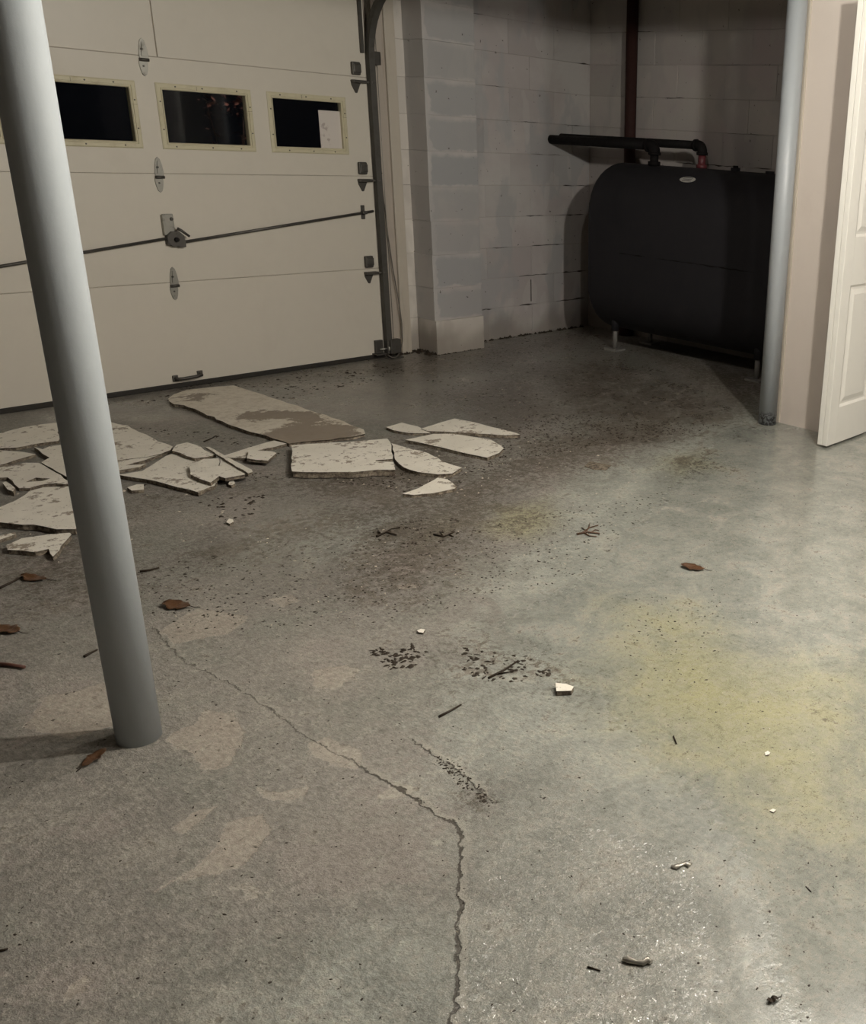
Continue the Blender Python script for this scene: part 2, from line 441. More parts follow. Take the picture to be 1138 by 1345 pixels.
    # film of water: a clear coat over the rough concrete
    film = t.m('MAXIMUM', t.m('MULTIPLY', wetf, 0.55), t.m('MULTIPLY', t.ramp(t.m('ADD', grain, t.m('MULTIPLY', mm, 1.2)), 0.2, 0.7), 1.0))
    t.lk(film, t.b.inputs['Coat Weight'])
    t.lk(t.lin(grain, 0, 1, 0.20, 0.09), t.b.inputs['Coat Roughness'])
    # wet aggregate: small facets, each tilted its own way
    vo = t.n('TexVoronoi'); vo.inputs['Scale'].default_value = 230; t.lk(p, vo.inputs['Vector'])
    sub = t.n('VectorMath', operation='SUBTRACT'); t.lk(vo.outputs['Color'], sub.inputs[0]); sub.inputs[1].default_value = (0.5, 0.5, 0.5)
    scl = t.n('VectorMath', operation='SCALE'); t.lk(sub.outputs[0], scl.inputs[0]); t.lk(t.lin(grain, 0, 1, 0.0, 0.42), scl.inputs['Scale'])
    hc = t.m('MULTIPLY', t.m('ADD', tiny, grit_), t.lin(grain, 0, 1, 0.03, 0.10))
    addn = t.n('VectorMath', operation='ADD'); t.lk(t.bump(hc, 0.8, 0.0055), addn.inputs[0]); t.lk(scl.outputs[0], addn.inputs[1])
    nrm = t.n('VectorMath', operation='NORMALIZE'); t.lk(addn.outputs[0], nrm.inputs[0])
    t.lk(nrm.outputs[0], t.b.inputs['Coat Normal'])
    return t.out(c, rough, t.bump(h, 0.8, 0.007), None, 0.5)
M['floor'] = floor_mat()

# ------------------------------------------------------------------ setting: floor
Xs = np.concatenate([np.linspace(-2.6, -0.2, 9), np.arange(-0.15, 5.62, 0.013)])
Ys = np.concatenate([np.linspace(-2.6, 0.2, 9), np.arange(0.25, 5.66, 0.013)])
gx, gy = np.meshgrid(Xs, Ys)
fx, fy = gx.ravel(), gy.ravel()
nx, ny = len(Xs), len(Ys)
idx = np.arange(nx*ny).reshape(ny, nx)
quads = np.stack([idx[:-1,:-1], idx[:-1,1:], idx[1:,1:], idx[1:,:-1]], -1).reshape(-1, 4)
fme = bpy.data.meshes.new('floor')
fme.vertices.add(nx*ny)
fme.vertices.foreach_set('co', np.stack([fx, fy, np.zeros_like(fx)], 1).ravel())
fme.loops.add(quads.size)
fme.loops.foreach_set('vertex_index', quads.ravel().astype(np.int32))
fme.polygons.add(len(quads))
fme.polygons.foreach_set('loop_start', np.arange(0, quads.size, 4, dtype=np.int32))
fme.update(calc_edges=True)
fme.materials.append(M['floor'])
def inpoly(poly):
    r = np.zeros(len(fx), bool); n = len(poly)
    for i in range(n):
        x0, y0 = poly[i]; x1, y1 = poly[(i+1) % n]
        if y0 == y1: continue
        c_ = ((y0 > fy) != (y1 > fy)) & (fx < (x1-x0)*(fy-y0)/(y1-y0)+x0)
        r ^= c_
    return r
def segdist(pts):
    """distance and signed side to a polyline, and arc length of the nearest point"""
    best = np.full(len(fx), 1e9); sg = np.zeros(len(fx)); al = np.zeros(len(fx)); L = 0
    for (x0, y0), (x1, y1) in zip(pts[:-1], pts[1:]):
        dx, dy = x1-x0, y1-y0; l = math.hypot(dx, dy)
        t_ = np.clip(((fx-x0)*dx+(fy-y0)*dy)/l**2, 0, 1)
        d_ = np.hypot(fx-x0-t_*dx, fy-y0-t_*dy)
        s_ = np.sign((fx-x0)*dy-(fy-y0)*dx)
        k = d_ < best
        best[k] = d_[k]; sg[k] = s_[k]; al[k] = L+t_[k]*l; L += l
    return best, sg, al, L
def spread(poly, w):
    """soft mask of a stain outlined on the floor, w metres of feather"""
    P = [at(*q) for q in poly]
    ins = inpoly(P); d_, *_ = segdist(P+[P[0]])
    sd = np.where(ins, d_, -d_)
    return np.clip(0.5+sd/(2*w), 0, 1)
Z = np.zeros(len(fx))
stain = dict(dirt=Z.copy(), olive=Z.copy(), pale=Z.copy()); fin = dict(wet=Z.copy(), grain=Z.copy(), green=Z.copy())
def stainadd(dst, key, poly, w, amt=1.0):
    dst[key] = np.maximum(dst[key], spread(poly, w)*amt)
# soil, and a darker area at the tank
stainadd(stain, 'dirt', [(100,690),(200,660),(330,640),(430,660),(520,660),(640,630),(620,560),(480,590),(380,630),(200,650),(60,700),(0,740),(0,800),(200,770)], 0.25, 0.75)
stainadd(stain, 'dirt', [(470,700),(560,668),(610,690),(600,712),(500,715)], 0.10, 1.0)
stainadd(stain, 'dirt', [(150,760),(320,735),(520,690),(700,640),(860,590),(960,570),(820,540),(620,600),(760,545),(700,480),(560,520),(660,600),(500,650),(300,700)], 0.22, 0.72)
stainadd(stain, 'dirt', [(640,480),(800,470),(960,520),(1000,560),(860,575),(720,540)], 0.3, 0.66)
stainadd(stain, 'dirt', [(480,470),(640,455),(770,430),(790,440),(660,490),(540,500)], 0.2, 0.6)
stainadd(stain, 'dirt', [(145,525),(300,500),(480,478),(540,470),(560,490),(420,500),(200,530)], 0.12, 0.75)
stainadd(stain, 'dirt', [(790,430),(1010,500),(1000,560),(850,470)], 0.2, 0.7)  # darkens the floor below and in front of the tank
stainadd(stain, 'dirt', [(530,850),(640,830),(720,860),(720,900),(600,900)], 0.16, 0.45)
stainadd(stain, 'dirt', [(600,1040),(640,1030),(660,1060),(630,1070)], 0.03, 0.7)
# water stains
stainadd(stain, 'dirt', [(640,675),(720,660),(740,690),(690,712),(620,700)], 0.10, 0.5)
stainadd(stain, 'dirt', [(850,600),(930,592),(950,615),(880,636)], 0.12, 0.55)
stainadd(stain, 'dirt', [(440,720),(560,650),(700,560),(800,580),(700,640),(640,720),(560,800),(440,790)], 0.2, 0.66)
stainadd(stain, 'dirt', [(690,870),(740,860),(790,930),(730,940)], 0.1, 0.4)
stainadd(stain, 'olive', [(640,670),(720,655),(745,690),(700,715),(620,700)], 0.10, 0.75)
stainadd(stain, 'olive', [(530,680),(600,672),(620,700),(550,715)], 0.08, 0.55)
stainadd(stain, 'olive', [(840,600),(930,590),(960,615),(880,640)], 0.12, 0.6)
stainadd(stain, 'olive', [(800,790),(900,800),(1000,860),(1138,880),(1138,1120),(980,1070),(880,1000),(800,940),(790,880),(830,830)], 0.26, 1.0)
stainadd(stain, 'olive', [(700,900),(800,880),(860,1000),(760,980)], 0.14, 0.4)
# smooth pale skim
for q in ([(212,972),(250,985),(268,1012),(300,1010),(322,965),(310,938),(270,935)],
          [(400,975),(430,968),(482,985),(472,1012),(440,1006),(408,992)],
          [(338,1034),(372,1042),(412,1030),(402,1046),(358,1052)],
          [(226,1086),(260,1062),(292,1056),(270,1075),(240,1095)],
          [(30,955),(60,915),(150,895),(165,950),(90,972)],
          [(270,1130),(300,1080),(345,1068),(360,1090),(320,1140),(230,1160),(170,1200),(180,1180)],
          [(495,1046),(515,1032),(545,1036),(525,1048)],
          [(350,785),(380,780),(400,790),(370,797)], [(520,768),(545,766),(548,772),(524,775)],
          [(410,880),(455,872),(470,880),(440,905),(412,900)], [(205,830),(260,800),(330,810),(300,835),(230,845)],
          [(70,1300),(120,1275),(130,1300),(80,1320)]):
    stainadd(stain, 'pale', q, 0.04)
for q in ([(740,650),(860,625),(1010,640),(1060,700),(900,725),(800,715)], [(980,560),(1120,600),(1138,700),(1010,660)], [(200,1050),(420,1010),(560,1100),(480,1250),(300,1330),(60,1300),(40,1180)], [(240,860),(420,850),(560,960),(380,960)]):
    stainadd(stain, 'pale', q, 0.25, 0.43)
# wet film and coarse wet grain
stainadd(fin, 'wet', [(620,820),(780,740),(880,620),(960,560),(1300,560),(1500,900),(1300,1500),(1000,1500),(960,1150),(800,960)], 0.22, 1.0)
stainadd(fin, 'wet', [(290,700),(400,660),(470,690),(420,750),(310,755)], 0.12, 0.9)
stainadd(fin, 'wet', [(480,440),(800,430),(1010,540),(880,600),(560,560),(150,560),(0,600),(0,545)], 0.2, 0.55)
stainadd(fin, 'grain', [(590,1080),(640,1010),(720,1000),(800,1080),(880,1120),(935,1200),(920,1345),(880,1500),(520,1500),(590,1345)], 0.10, 1.0)
stainadd(fin, 'grain', [(380,1080),(560,1040),(600,1100),(590,1180),(420,1180)], 0.12, 0.45)
stainadd(fin, 'green', [(560,960),(640,780),(760,620),(1000,520),(1500,560),(1500,1500),(500,1500),(330,1345),(400,1230),(600,1180)], 0.35, 1.0)
stainadd(fin, 'green', [(300,720),(420,660),(640,660),(620,720),(400,760)], 0.2, 0.6)
def attr(name, r, g, b):
    a = fme.attributes.new(name, 'FLOAT_COLOR', 'POINT')
    a.data.foreach_set('color', np.stack([r, g, b, np.ones_like(r)], 1).astype(np.float32).ravel())
attr('stain', stain['dirt'], stain['olive'], stain['pale'])
attr('finish', fin['wet'], fin['grain'], fin['green'])
def signed(px):
    P = [at(*q) for q in px]
    d_, s_, al, L = segdist(P)
    far = np.clip(np.maximum(0.06-al, al-(L-0.06))/0.06, 0, 1)
    return s_*d_+far*0.05*np.where(s_ == 0, 1, s_)
c1 = signed([(190,812),(212,838),(240,868),(300,897),(345,925),(400,966),(470,1005),(540,1046),(575,1072),(599,1083),(606,1110),(602,1150),(604,1195),(600,1240),(602,1290),(596,1330),(588,1365),(585,1420)])
c2 = signed([(520,960),(560,985),(600,1012),(632,1042),(655,1060)])
a = fme.attributes.new('crack', 'FLOAT_VECTOR', 'POINT')
a.data.foreach_set('vector', np.stack([c1, c2, np.clip((at(300,1075)[1]-fy)/0.15+.38, .38, 1.0)], 1).astype(np.float32).ravel())
floor = bpy.data.objects.new('floor', fme); C.objects.link(floor); structure(floor)

# ------------------------------------------------------------------ setting: walls, ceiling
YF, XR, ZC = 5.43, 5.56, 2.36
DX0, DX1, DZ = 1.245, 3.70, 2.14
def zc(k): return 0.0 if k <= 0 else min(0.012+0.2048*k, ZC)
ext = structure(MB().box(-8, 12, 5.66, 16, -0.06, -0.02).build('ground', M['ground']))
wf = MB()
wf.box(-2.6, DX0, YF+0.003, YF+0.2, 0, ZC); wf.box(DX1, XR+0.2, YF+0.0025, YF+0.2, 0, ZC); wf.box(DX0, DX1, YF+0.003, YF+0.2, DZ, ZC)
wall_front = structure(wf.build('wall_front', M['mortar']))
wall_right = structure(MB().box(XR+0.003, XR+0.2, -2.6, YF+0.003, 0, ZC).build('wall_right', M['mortar']))
wall_left = structure(MB().box(-2.8, -2.6, -2.6, YF+0.2, 0, ZC).build('wall_left', M['dim_wall']))
wall_back = structure(MB().box(-2.8, XR+0.2, -2.8, -2.6, 0, ZC).build('wall_back', M['dim_wall']))
ceiling = structure(MB().box(-2.8, XR+0.2, -2.8, YF+0.2, ZC, ZC+0.1).build('ceiling', M['ceiling']))
part = MB()
part.box(4.305, 4.42, 2.412, 2.80, 0, ZC)                      # the painted end beside the post
structure(MB().box(4.42, XR, 2.69, 2.80, 0, ZC).build('wall_nook', M['drywall']))      # runs on behind the post to the block wall
structure(MB().box(4.305, 4.42, -1.3, 2.412, 2.06, ZC).build('wall_header', M['drywall']))
structure(MB().box(4.305, 4.42, -2.6, -1.3, 0, ZC).build('wall_closet', M['dim_wall']))
wp = structure(part.build('wall_partition', M['drywall']))
structure(MB().bbox(4.296, 4.312, 2.783, 2.806, 0, 2.3, 0.003).build('trim_1', M['wood_trim']))
beam = structure(MB().box(-2.6, 5.0, -0.05, 0.05, 2.112, ZC).build('ceiling_beam', M['beam']))
PL, PR = Vector((0.800, 2.228, 0)), Vector((4.2425, 2.822, 0))
ang = math.atan2(PR.y-PL.y, PR.x-PL.x)
beam.data.transform(Matrix.Translation((PL.x, PL.y, 0)) @ Matrix.Rotation(ang, 4, 'Z'))
# the beam stops short of the side walls
def block_mesh(w, d, h, mat, b=0.002):
    return MB().bbox(0, w, 0, d, 0, h, b).mesh('block', mat)
_bm = {}
def block(parent, x, y, z, w, d, h, mat, rot=0.0):
    key = (round(w,3), round(d,3), round(h,3), mat.name)
    if key not in _bm: _bm[key] = block_mesh(w, d, h, mat)
    o = bpy.data.objects.new('block', _bm[key]); C.objects.link(o)
    o.parent = parent; o.location = (x, y, z); o.rotation_euler.z = rot
    return o
G = 0.0018
for k in range(12):
    z0, z1 = zc(k), zc(k+1)
    h = z1-z0-G
    if h < 0.03: continue
    # front wall, from the door jamb to the corner
    block(wall_front, 3.905, YF+rnd.uniform(-.002,.001), z0, 0.085, 0.06, h, M['block_white'])
    x = 4.36-(0.19 if k % 2 else 0.0)+0.0
    x = 3.99 if k % 2 else 4.17
    while x < XR-0.02:
        w = min(0.405, XR-x)
        block(wall_front, x, YF+rnd.uniform(-.003,.002), z0, w-G, 0.06, h, M['block'])
        x += 0.405
    # pilaster: one block to a course
    j = rnd.uniform(-.004,.004)
    block(wall_front, 3.984+j, 5.245+rnd.uniform(-.003,.003) - (0.006 if k == 0 else 0), z0, 0.381-(j if k else -0.004), 0.184, h+G-.0002,
          M['block_white'] if k == 0 else M['block_pilaster'])
    # wall behind the tank
    y = YF-(0.2 if k % 2 else 0.405)
    while y > 2.5:
        y0 = max(y, 2.802)
        w = min(y+0.405, YF)-y0 if y0 > y else (0.405 if y+0.405 <= YF+1e-6 else YF-y)
        if w > 0.04:
            block(wall_right, XR+rnd.uniform(-.003,.002)+0.06, y0, z0, w-G, 0.06, h, M['block_back'], math.pi/2)
        y -= 0.405
# open, dark stretches of joint
def sliver(mb, p0, p1, w, depth_axis, a, b):
    n = max(4, int(math.dist(p0, p1)/0.035)); up = []; dn = []
    for i in range(n+1):
        t_ = i/n; e = math.sin(math.pi*t_)**0.4 if 0 < t_ < 1 else 0.05
        u = p0[0]+(p1[0]-p0[0])*t_; v = p0[1]+(p1[1]-p0[1])*t_+rnd.uniform(-.0025,.0025)
        q = w*e*rnd.choice((0.15,0.35,0.6,1.0)); up.append((u, v+q/2)); dn.append((u, v-q/2))
    mb.prism(up+dn[::-1], depth_axis, a, b)
cf = MB()
for k, x0, x1, w in ((9,5.43,5.555,.010),(7,4.90,5.06,.006),(7,5.30,5.50,.006),(6,4.99,5.10,.006),(6,5.15,5.26,.005),(5,5.29,5.40,.009),(5,5.42,5.555,.009),
                  (4,4.93,5.10,.008),(4,5.22,5.50,.009),(3,4.62,4.76,.009),(3,4.98,5.30,.008),(2,4.86,5.14,.008),(2,5.28,5.53,.014),
                  (1,4.50,4.60,.014),(1,4.86,5.02,.012),(1,5.22,5.53,.014),(10,4.44,4.6,.006),(8,4.6,4.75,.005)):
    sliver(cf, (x0, zc(k)), (x1, zc(k)), w, 'y', YF-0.0045, YF+0.004)
for x, k in ((4.97,1),):
    pts = [(YF-0.0045, 0)]
    cf.box(x-.0016, x+.0016, YF-0.0045, YF+.004, zc(k)+.02, zc(k+1)-.03)
o = cf.build('joint_crack', M['crack'], wall_front); o['kind'] = 'stuff'
cr = MB()
for k, y0, y1, w in ((6,3.80,3.95,.006),(6,4.05,4.34,.010),(6,4.42,4.55,.007),(7,3.9,4.2,.004),(8,4.55,4.72,.005),(8,4.9,5.0,.005),(9,4.1,4.3,.004),(10,4.86,5.1,.006)):
    sliver(cr, (y0, zc(k)), (y1, zc(k)), w, 'x', XR-0.0045, XR+0.004)
o = cr.build('joint_crack', M['crack'], wall_right); o['kind'] = 'stuff'
# grime packed into the foot of the walls
gm = MB()
def crumbs(mb, n, gen, r0, r1, flat=0.5):
    for i in range(n):
        x, y = gen(); r = rnd.uniform(r0, r1)
        k = rnd.randint(4, 7); a0 = rnd.uniform(0, 6); el = rnd.choice((1, 1.3, 1.8, 2.8)); ro = rnd.uniform(0, 3.14)
        cr_, sr_ = math.cos(ro), math.sin(ro); pts = []
        for q in range(k):
            u = r*rnd.uniform(.5,1.4)*math.cos(a0+6.283*q/k)*el**.5; v = r*rnd.uniform(.5,1.4)*math.sin(a0+6.283*q/k)/el**.5
            pts.append((x+u*cr_-v*sr_, y+u*sr_+v*cr_))
        h = r*flat*rnd.uniform(.6,1.4)
        mb.add([(*q, 0.0) for q in pts]+[(x, y, h)], [(q, (q+1) % k, k) for q in range(k)]+[tuple(range(k-1,-1,-1))])
crumbs(gm, 110, lambda: (rnd.uniform(4.37,5.5), YF-rnd.uniform(0.0,0.025)), .006, .016, .9)
crumbs(gm, 40, lambda: (rnd.uniform(3.72,3.98), YF-rnd.uniform(0.0,0.05)), .008, .02, .8)
crumbs(gm, 40, lambda: (3.985+rnd.uniform(-.06,.01), rnd.uniform(5.25,5.43)), .008, .022, 1.0)
crumbs(gm, 30, lambda: (rnd.uniform(3.98,4.37), 5.238-rnd.uniform(0,.01)), .004, .01, .7)
o = gm.build('wall_foot_grime', M['mud'], floor); o['kind'] = 'stuff'
# door lining to the right of the garage door
structure(MB().bbox(3.700, 3.838, 5.412, 5.45, 0, 2.2, 0.003).build('trim_2', M['wood_brown']))
structure(MB().bbox(3.838, 3.908, 5.398, 5.45, 0, 2.3, 0.004).build('trim_3', M['wood_trim']))

# ------------------------------------------------------------------ sectional garage door
YD = 5.385                                                    # room side of the door
gd = thing('garage_door', (2.47, YD, 0), 'cream sectional garage door with a row of dark windows and a side-bolt lock', 'garage door')
gd['kind'] = 'thing'
zs = [0.024, 0.551, 1.086, 1.622, 2.135]
g_ = 0.0011
WX = [(1.345,1.828), (1.920,2.403), (2.497,2.980), (3.069,3.539)]
WZ = (1.202, 1.508)
MB().bbox(DX0, DX1-0.005, YD, YD+0.045, zs[0], zs[1]-g_, 0.003).build('door_section', M['door_paint'], gd)
MB().bbox(DX0, DX1-0.005, YD, YD+0.045, zs[1]+g_, zs[2]-g_, 0.003).build('door_section', M['door_paint'], gd)
ws = MB(); e = 0.014
xcuts = [DX0]+[q for a_, b_ in WX for q in (a_+e, b_-e)]+[DX1-0.005]
ws.box(DX0, DX1-0.005, YD, YD+0.045, zs[2]+g_, WZ[0]+e); ws.box(DX0, DX1-0.005, YD, YD+0.045, WZ[1]-e, zs[3]-.002)
for i in range(0, len(xcuts), 2): ws.box(xcuts[i], xcuts[i+1], YD, YD+0.045, WZ[0]+e, WZ[1]-e)
ws.build('door_section', M['door_paint'], gd)
ts = MB().bbox(DX0, 2.525, YD, YD+0.045, zs[3]+g_, zs[4], 0.003).bbox(2.530, DX1-0.005, YD, YD+0.045, zs[3]+g_, zs[4], 0.003)
ts.build('door_section', M['door_paint'], gd)
tg = MB()
for z in zs[1:4]: tg.box(DX0, DX1-0.006, YD+0.006, YD+0.04, z-.004, z+.004)
tg.box(2.52, 2.54, YD+0.008, YD+0.04, zs[3]+.003, zs[4])
tg.build('section_rebate', M['wood_brown'], gd)
MB().bbox(DX0, DX1-0.005, YD-0.006, YD+0.035, 0.0, 0.026, 0.004).build('bottom_seal', M['rubber'], gd)
for wi, (a_, b_) in enumerate(WX):
    w = 0.031
    fr = MB()
    y0, y1 = YD-0.007, YD+0.002
    outer = [(a_,WZ[0]),(b_,WZ[0]),(b_,WZ[1]),(a_,WZ[1])]
    mid_ = [(a_+.006,WZ[0]+.006),(b_-.006,WZ[0]+.006),(b_-.006,WZ[1]-.006),(a_+.006,WZ[1]-.006)]
    inn = [(a_+w,WZ[0]+w),(b_-w,WZ[0]+w),(b_-w,WZ[1]-w),(a_+w,WZ[1]-w)]
    inn2 = inn
    ins_ = lambda q: [(a_+q,WZ[0]+q),(b_-q,WZ[0]+q),(b_-q,WZ[1]-q),(a_+q,WZ[1]-q)]
    rings = [(outer, y1), (outer, y0+.003), (mid_, y0), (ins_(.0195), y0), (ins_(.0205), y0+.004), (ins_(.0225), y0+.004), (ins_(.0235), y0), ([(x+(-.004 if i in (0,3) else .004), z+(-.004 if i < 2 else .004)) for i, (x, z) in enumerate(inn)], y0), (inn, y0+.004), (inn, YD+0.03)]
    vv = [(x, yy, z) for ring, yy in rings for x, z in ring]
    ff = [(r*4+i, r*4+(i+1) % 4, (r+1)*4+(i+1) % 4, (r+1)*4+i) for r in range(len(rings)-1) for i in range(4)]
    fr.add(vv, ff)
    fo = fr.build('window_frame', M['frame'], gd)
    MB().box(a_+w-.004, b_-w+.004, YD+0.020, YD+0.024, WZ[0]+w-.004, WZ[1]-w+.004).build('pane', M['glass'], fo)
    sc = [(a_+(b_-a_)*q, zz) for q in (.17,.5,.83) for zz in (WZ[0]+.013, WZ[1]-.013)]+[(xx, WZ[0]+(WZ[1]-WZ[0])*q) for xx in (a_+.013, b_-.013) for q in (.3,.72)]
    for x, z in sc:
        x += rnd.uniform(-.02,.02) if abs(z-WZ[0]) < .02 or abs(z-WZ[1]) < .02 else 0
        MB().tube([(x, y0-.0025, z), (x, y0+.001, z)], 0.0038, 6).build('screw', M['dark_steel'], fo)
    for x, z, dx, dz in ((b_-.015, WZ[0]+.2, .012, .0006), (a_+.2, WZ[1]-.014, .0006, .009)):      # butt joints of the bead
        MB().box(x-dx, x+dx, y0-.0006, y0+.001, z-dz, z+dz).build('bead_joint', M['dark_steel'], fo)
# centre hinges
def centre_hinge(x, z):
    up = [(-.020,0),(-.021,.02),(-.017,.055),(-.010,.085),(0,.095),(.010,.085),(.017,.055),(.021,.02),(.020,0)]
    h = MB()
    h.prism([(x+u, z-.012+v*.95) for u, v in up], 'y', YD-.006, YD)
    h.prism([(x-.006+u*.95, z-.022-v*.72) for u, v in up], 'y', YD-.006, YD)
    h.prism([(x-.012,z+.0),(x-.006,z+.06),(x+.006,z+.06),(x+.012,z+.0)], 'y', YD-.012, YD-.006)   # pressed rib
    o = h.build('hinge', M['steel'], gd)
    MB().tube([(x-.024, YD-.011, z-.017), (x+.019, YD-.011, z-.017)], .0075, 8).build('hinge_barrel', M['dark_steel'], o)
    for dz in (.03,-.045):
        MB().tube([(x-.008, YD-.0155 if dz > 0 else YD-.009, z+dz), (x-.008, YD-.005, z+dz)], .005, 6).build('rivet', M['dark_steel'], o)
for x, z in ((2.462, 1.622), (2.461, 1.086), (2.462, .551)): centre_hinge(x, z)
# roller hinges down the right edge
def roller_hinge(z):
    x = 3.612
    h = MB()
    h.bbox(x-.024, x+.030, YD-.022, YD, z+.010, z+.078, .006)
    h.bbox(x-.020, x+.028, YD-.03, YD-.02, z+.022, z+.068, .004)
    o = h.build('roller_hinge', M['dark_steel'], gd)
    q = MB().prism([(x-.030,z-.020),(x+.030,z-.020),(x+.028,z-.035),(x+.004,z-.085),(x-.004,z-.085),(x-.026,z-.045)], 'y', YD-.010, YD)
    q.bbox(x-.030, x+.055, YD-.032, YD, z-.032, z-.016, .003)
    q.build('hinge_leaf', M['dark_steel'], o)
    MB().tube([(x-.02, YD-.026, z-.024), (x+.10, YD-.026, z-.024)], .0055, 8).build('roller_shaft', M['steel'], o)
    MB().tube([(x+.078, YD-.026, z-.024), (x+.098, YD-.026, z-.024)], .020, 14).build('roller', M['dark_steel'], o)
for z in (1.622, 1.086, .551): roller_hinge(z)
bb = MB().bbox(3.618, 3.672, YD-.02, YD, .035, .115, .003).bbox(3.600, 3.672, YD-.055, YD, .028, .036, .002)
o = bb.build('bottom_bracket', M['dark_steel'], gd)
MB().tube([(3.64, YD-.03, .06), (3.715, YD-.03, .06)], .006, 8).build('roller_shaft', M['steel'], o)
MB().tube([(3.69, YD-.03, .06), (3.71, YD-.03, .06)], .02, 14).build('roller', M['steel'], o)
# lock
lk = MB().bbox(2.444, 2.497, YD-.012, YD, .788, .892, .003)
lk.bbox(2.438, 2.449, YD-.022, YD, .79, .888, .002)
lock = lk.build('lock_plate', M['steel'], gd)
n8 = [(2.489+.046*math.cos(math.radians(22.5+45*i)), .770+.040*math.sin(math.radians(22.5+45*i))) for i in range(8)]
MB().prism(n8, 'y', YD-.03, YD).prism([(2.50,.728),(2.535,.728),(2.535,.765),(2.50,.765)], 'y', YD-.028, YD).prism([(2.446,.742),(2.49,.735),(2.49,.775),(2.446,.775)], 'y', YD-.026, YD).build('lock_case', M['dark_steel'], lock)
MB().tube([(2.488, YD-.045, .768), (2.488, YD-.02, .768)], .011, 10).build('lock_spindle', M['black_iron'], lock)
MB().tube([(2.500, YD-.03, .822), (2.515, YD-.04, .812), (2.552, YD-.04, .782)], [.008,.007,.006], 8).build('lock_handle', M['dark_steel'], lock)
MB().tube([(2.485, YD-.02, .868), (2.485, YD-.01, .868)], .008, 8).build('screw', M['dark_steel'], lock)
MB().tube([(2.455, YD-.018, .774), (1.29, YD-.018, .625)], .0075, 8).build('lock_rod', M['dark_steel'], gd)
MB().tube([(2.525, YD-.018, .752), (3.664, YD-.018, .888)], .0075, 8).build('lock_rod', M['dark_steel'], gd)
rg = MB().bbox(3.588, 3.616, YD-.03, YD, .872, .890, .002).bbox(3.590, 3.614, YD-.008, YD, .842, .922, .002)
rg.build('rod_guide', M['dark_steel'], gd)
ph = MB().tube([(2.400, YD-.004, .052), (2.402, YD-.03, .054), (2.43, YD-.034, .053), (2.50, YD-.034, .056), (2.528, YD-.03, .06), (2.530, YD-.004, .060)], .0085, 8)
ph.bbox(2.385, 2.415, YD-.008, YD, .036, .070, .003).bbox(2.516, 2.546, YD-.008, YD, .044, .078, .003)
ph.build('pull_handle', M['dark_steel'], gd)

# sheet of paper stuck inside the last window
pp = MB().box(3.375, 3.520, YD+.0145, YD+.0155, 1.222, 1.432)
tag(centre(pp.build('paper_sheet', M['paper'])), 'white spotted paper sheet filling the lower right corner of the end garage window', 'paper')

# track beside the door
tr = thing('door_track', (3.70, 5.36, 0), 'dark galvanised roller track curving back at the right edge of the garage door', 'door track')
yT = YD-.026
def profile_track(pts, nrm):
    """C channel: swept thin walls, pts are (y, z), nrm the room-side normal at each"""
    mb = MB()
    sec = [(3.685,-.017),(3.685,.017),(3.720,.021),(3.720,.016),(3.691,.012),(3.691,-.012),(3.720,-.016),(3.720,-.021)]
    n = len(sec); vv = []
    for (y, z), (ny_, nz_) in zip(pts, nrm):
        for x, d in sec: vv.append((x, y+ny_*d, z+nz_*d))
    ff = [(i*n+k, i*n+(k+1) % n, (i+1)*n+(k+1) % n, (i+1)*n+k) for i in range(len(pts)-1) for k in range(n)]
    ff += [tuple(range(n)), tuple(range(len(pts)*n-1, len(pts)*n-n-1, -1))]
    return mb.add(vv, ff)
RT, ZT = 0.40, 1.73
cp, cn = [(yT, .03), (yT, ZT)], [(-1,0), (-1,0)]
for i in range(1, 13):
    a_ = math.pi/2*i/12
    cp.append((yT-RT+RT*math.cos(a_), ZT+RT*math.sin(a_))); cn.append((-math.cos(a_), -math.sin(a_)))
cp.append((3.3, ZT+RT)); cn.append((0,-1))
profile_track(cp, cn).build('rail', M['rail'], tr)
MB().box(3.724, 3.728, YD-.02, 5.412, .02, 2.25).box(3.724, 3.752, 5.406, 5.412, .02, 2.25).build('angle_iron', M['steel'], tr)
MB().box(3.655, 3.675, YD-.016, YD-.004, 1.75, 2.13).build('flag_strip', M['dark_steel'], tr)
for z in (1.735,):
    b2 = MB().bbox(3.716, 3.768, YD-.035, YD-.028, z-.04, z+.03, .002).bbox(3.760, 3.768, YD-.035, 5.41, z-.04, z+.03, .002)
    b2.build('track_bracket', M['dark_steel'], tr)
fb = MB().bbox(3.700, 3.776, YD-.06, YD-.02, .028, .115, .004).box(3.70, 3.776, YD-.08, YD-.01, .0, .006)
fb.build('floor_bracket', M['dark_steel'], tr)
MB().tube([(3.757, YD-.01, .05), (3.757, YD-.01, 2.2)], .002, 5).build('lift_cable', M['steel'], tr)

# loose grey cord hanging from a nail
cd = thing('wall_cord', (3.74, 5.39, 0), 'thin grey cord hanging from a nail on the door lining down to the floor', 'cord')
MB().tube([(3.745,5.408,1.098),(3.748,5.392,1.09),(3.758,5.392,.95),(3.772,5.392,.75),(3.790,5.388,.55),(3.815,5.385,.36),(3.828,5.38,.20),(3.815,5.365,.09),(3.775,5.345,.025),(3.725,5.315,.008),(3.685,5.30,.012),(3.665,5.315,.03)], .0035, 6).build('cord', M['cord'], cd)
MB().tube([(3.745,5.414,1.10),(3.745,5.385,1.103)], .004, 6).tube([(3.745,5.386,1.103),(3.745,5.383,1.103)], .009, 8).build('nail', M['dark_steel'], cd)

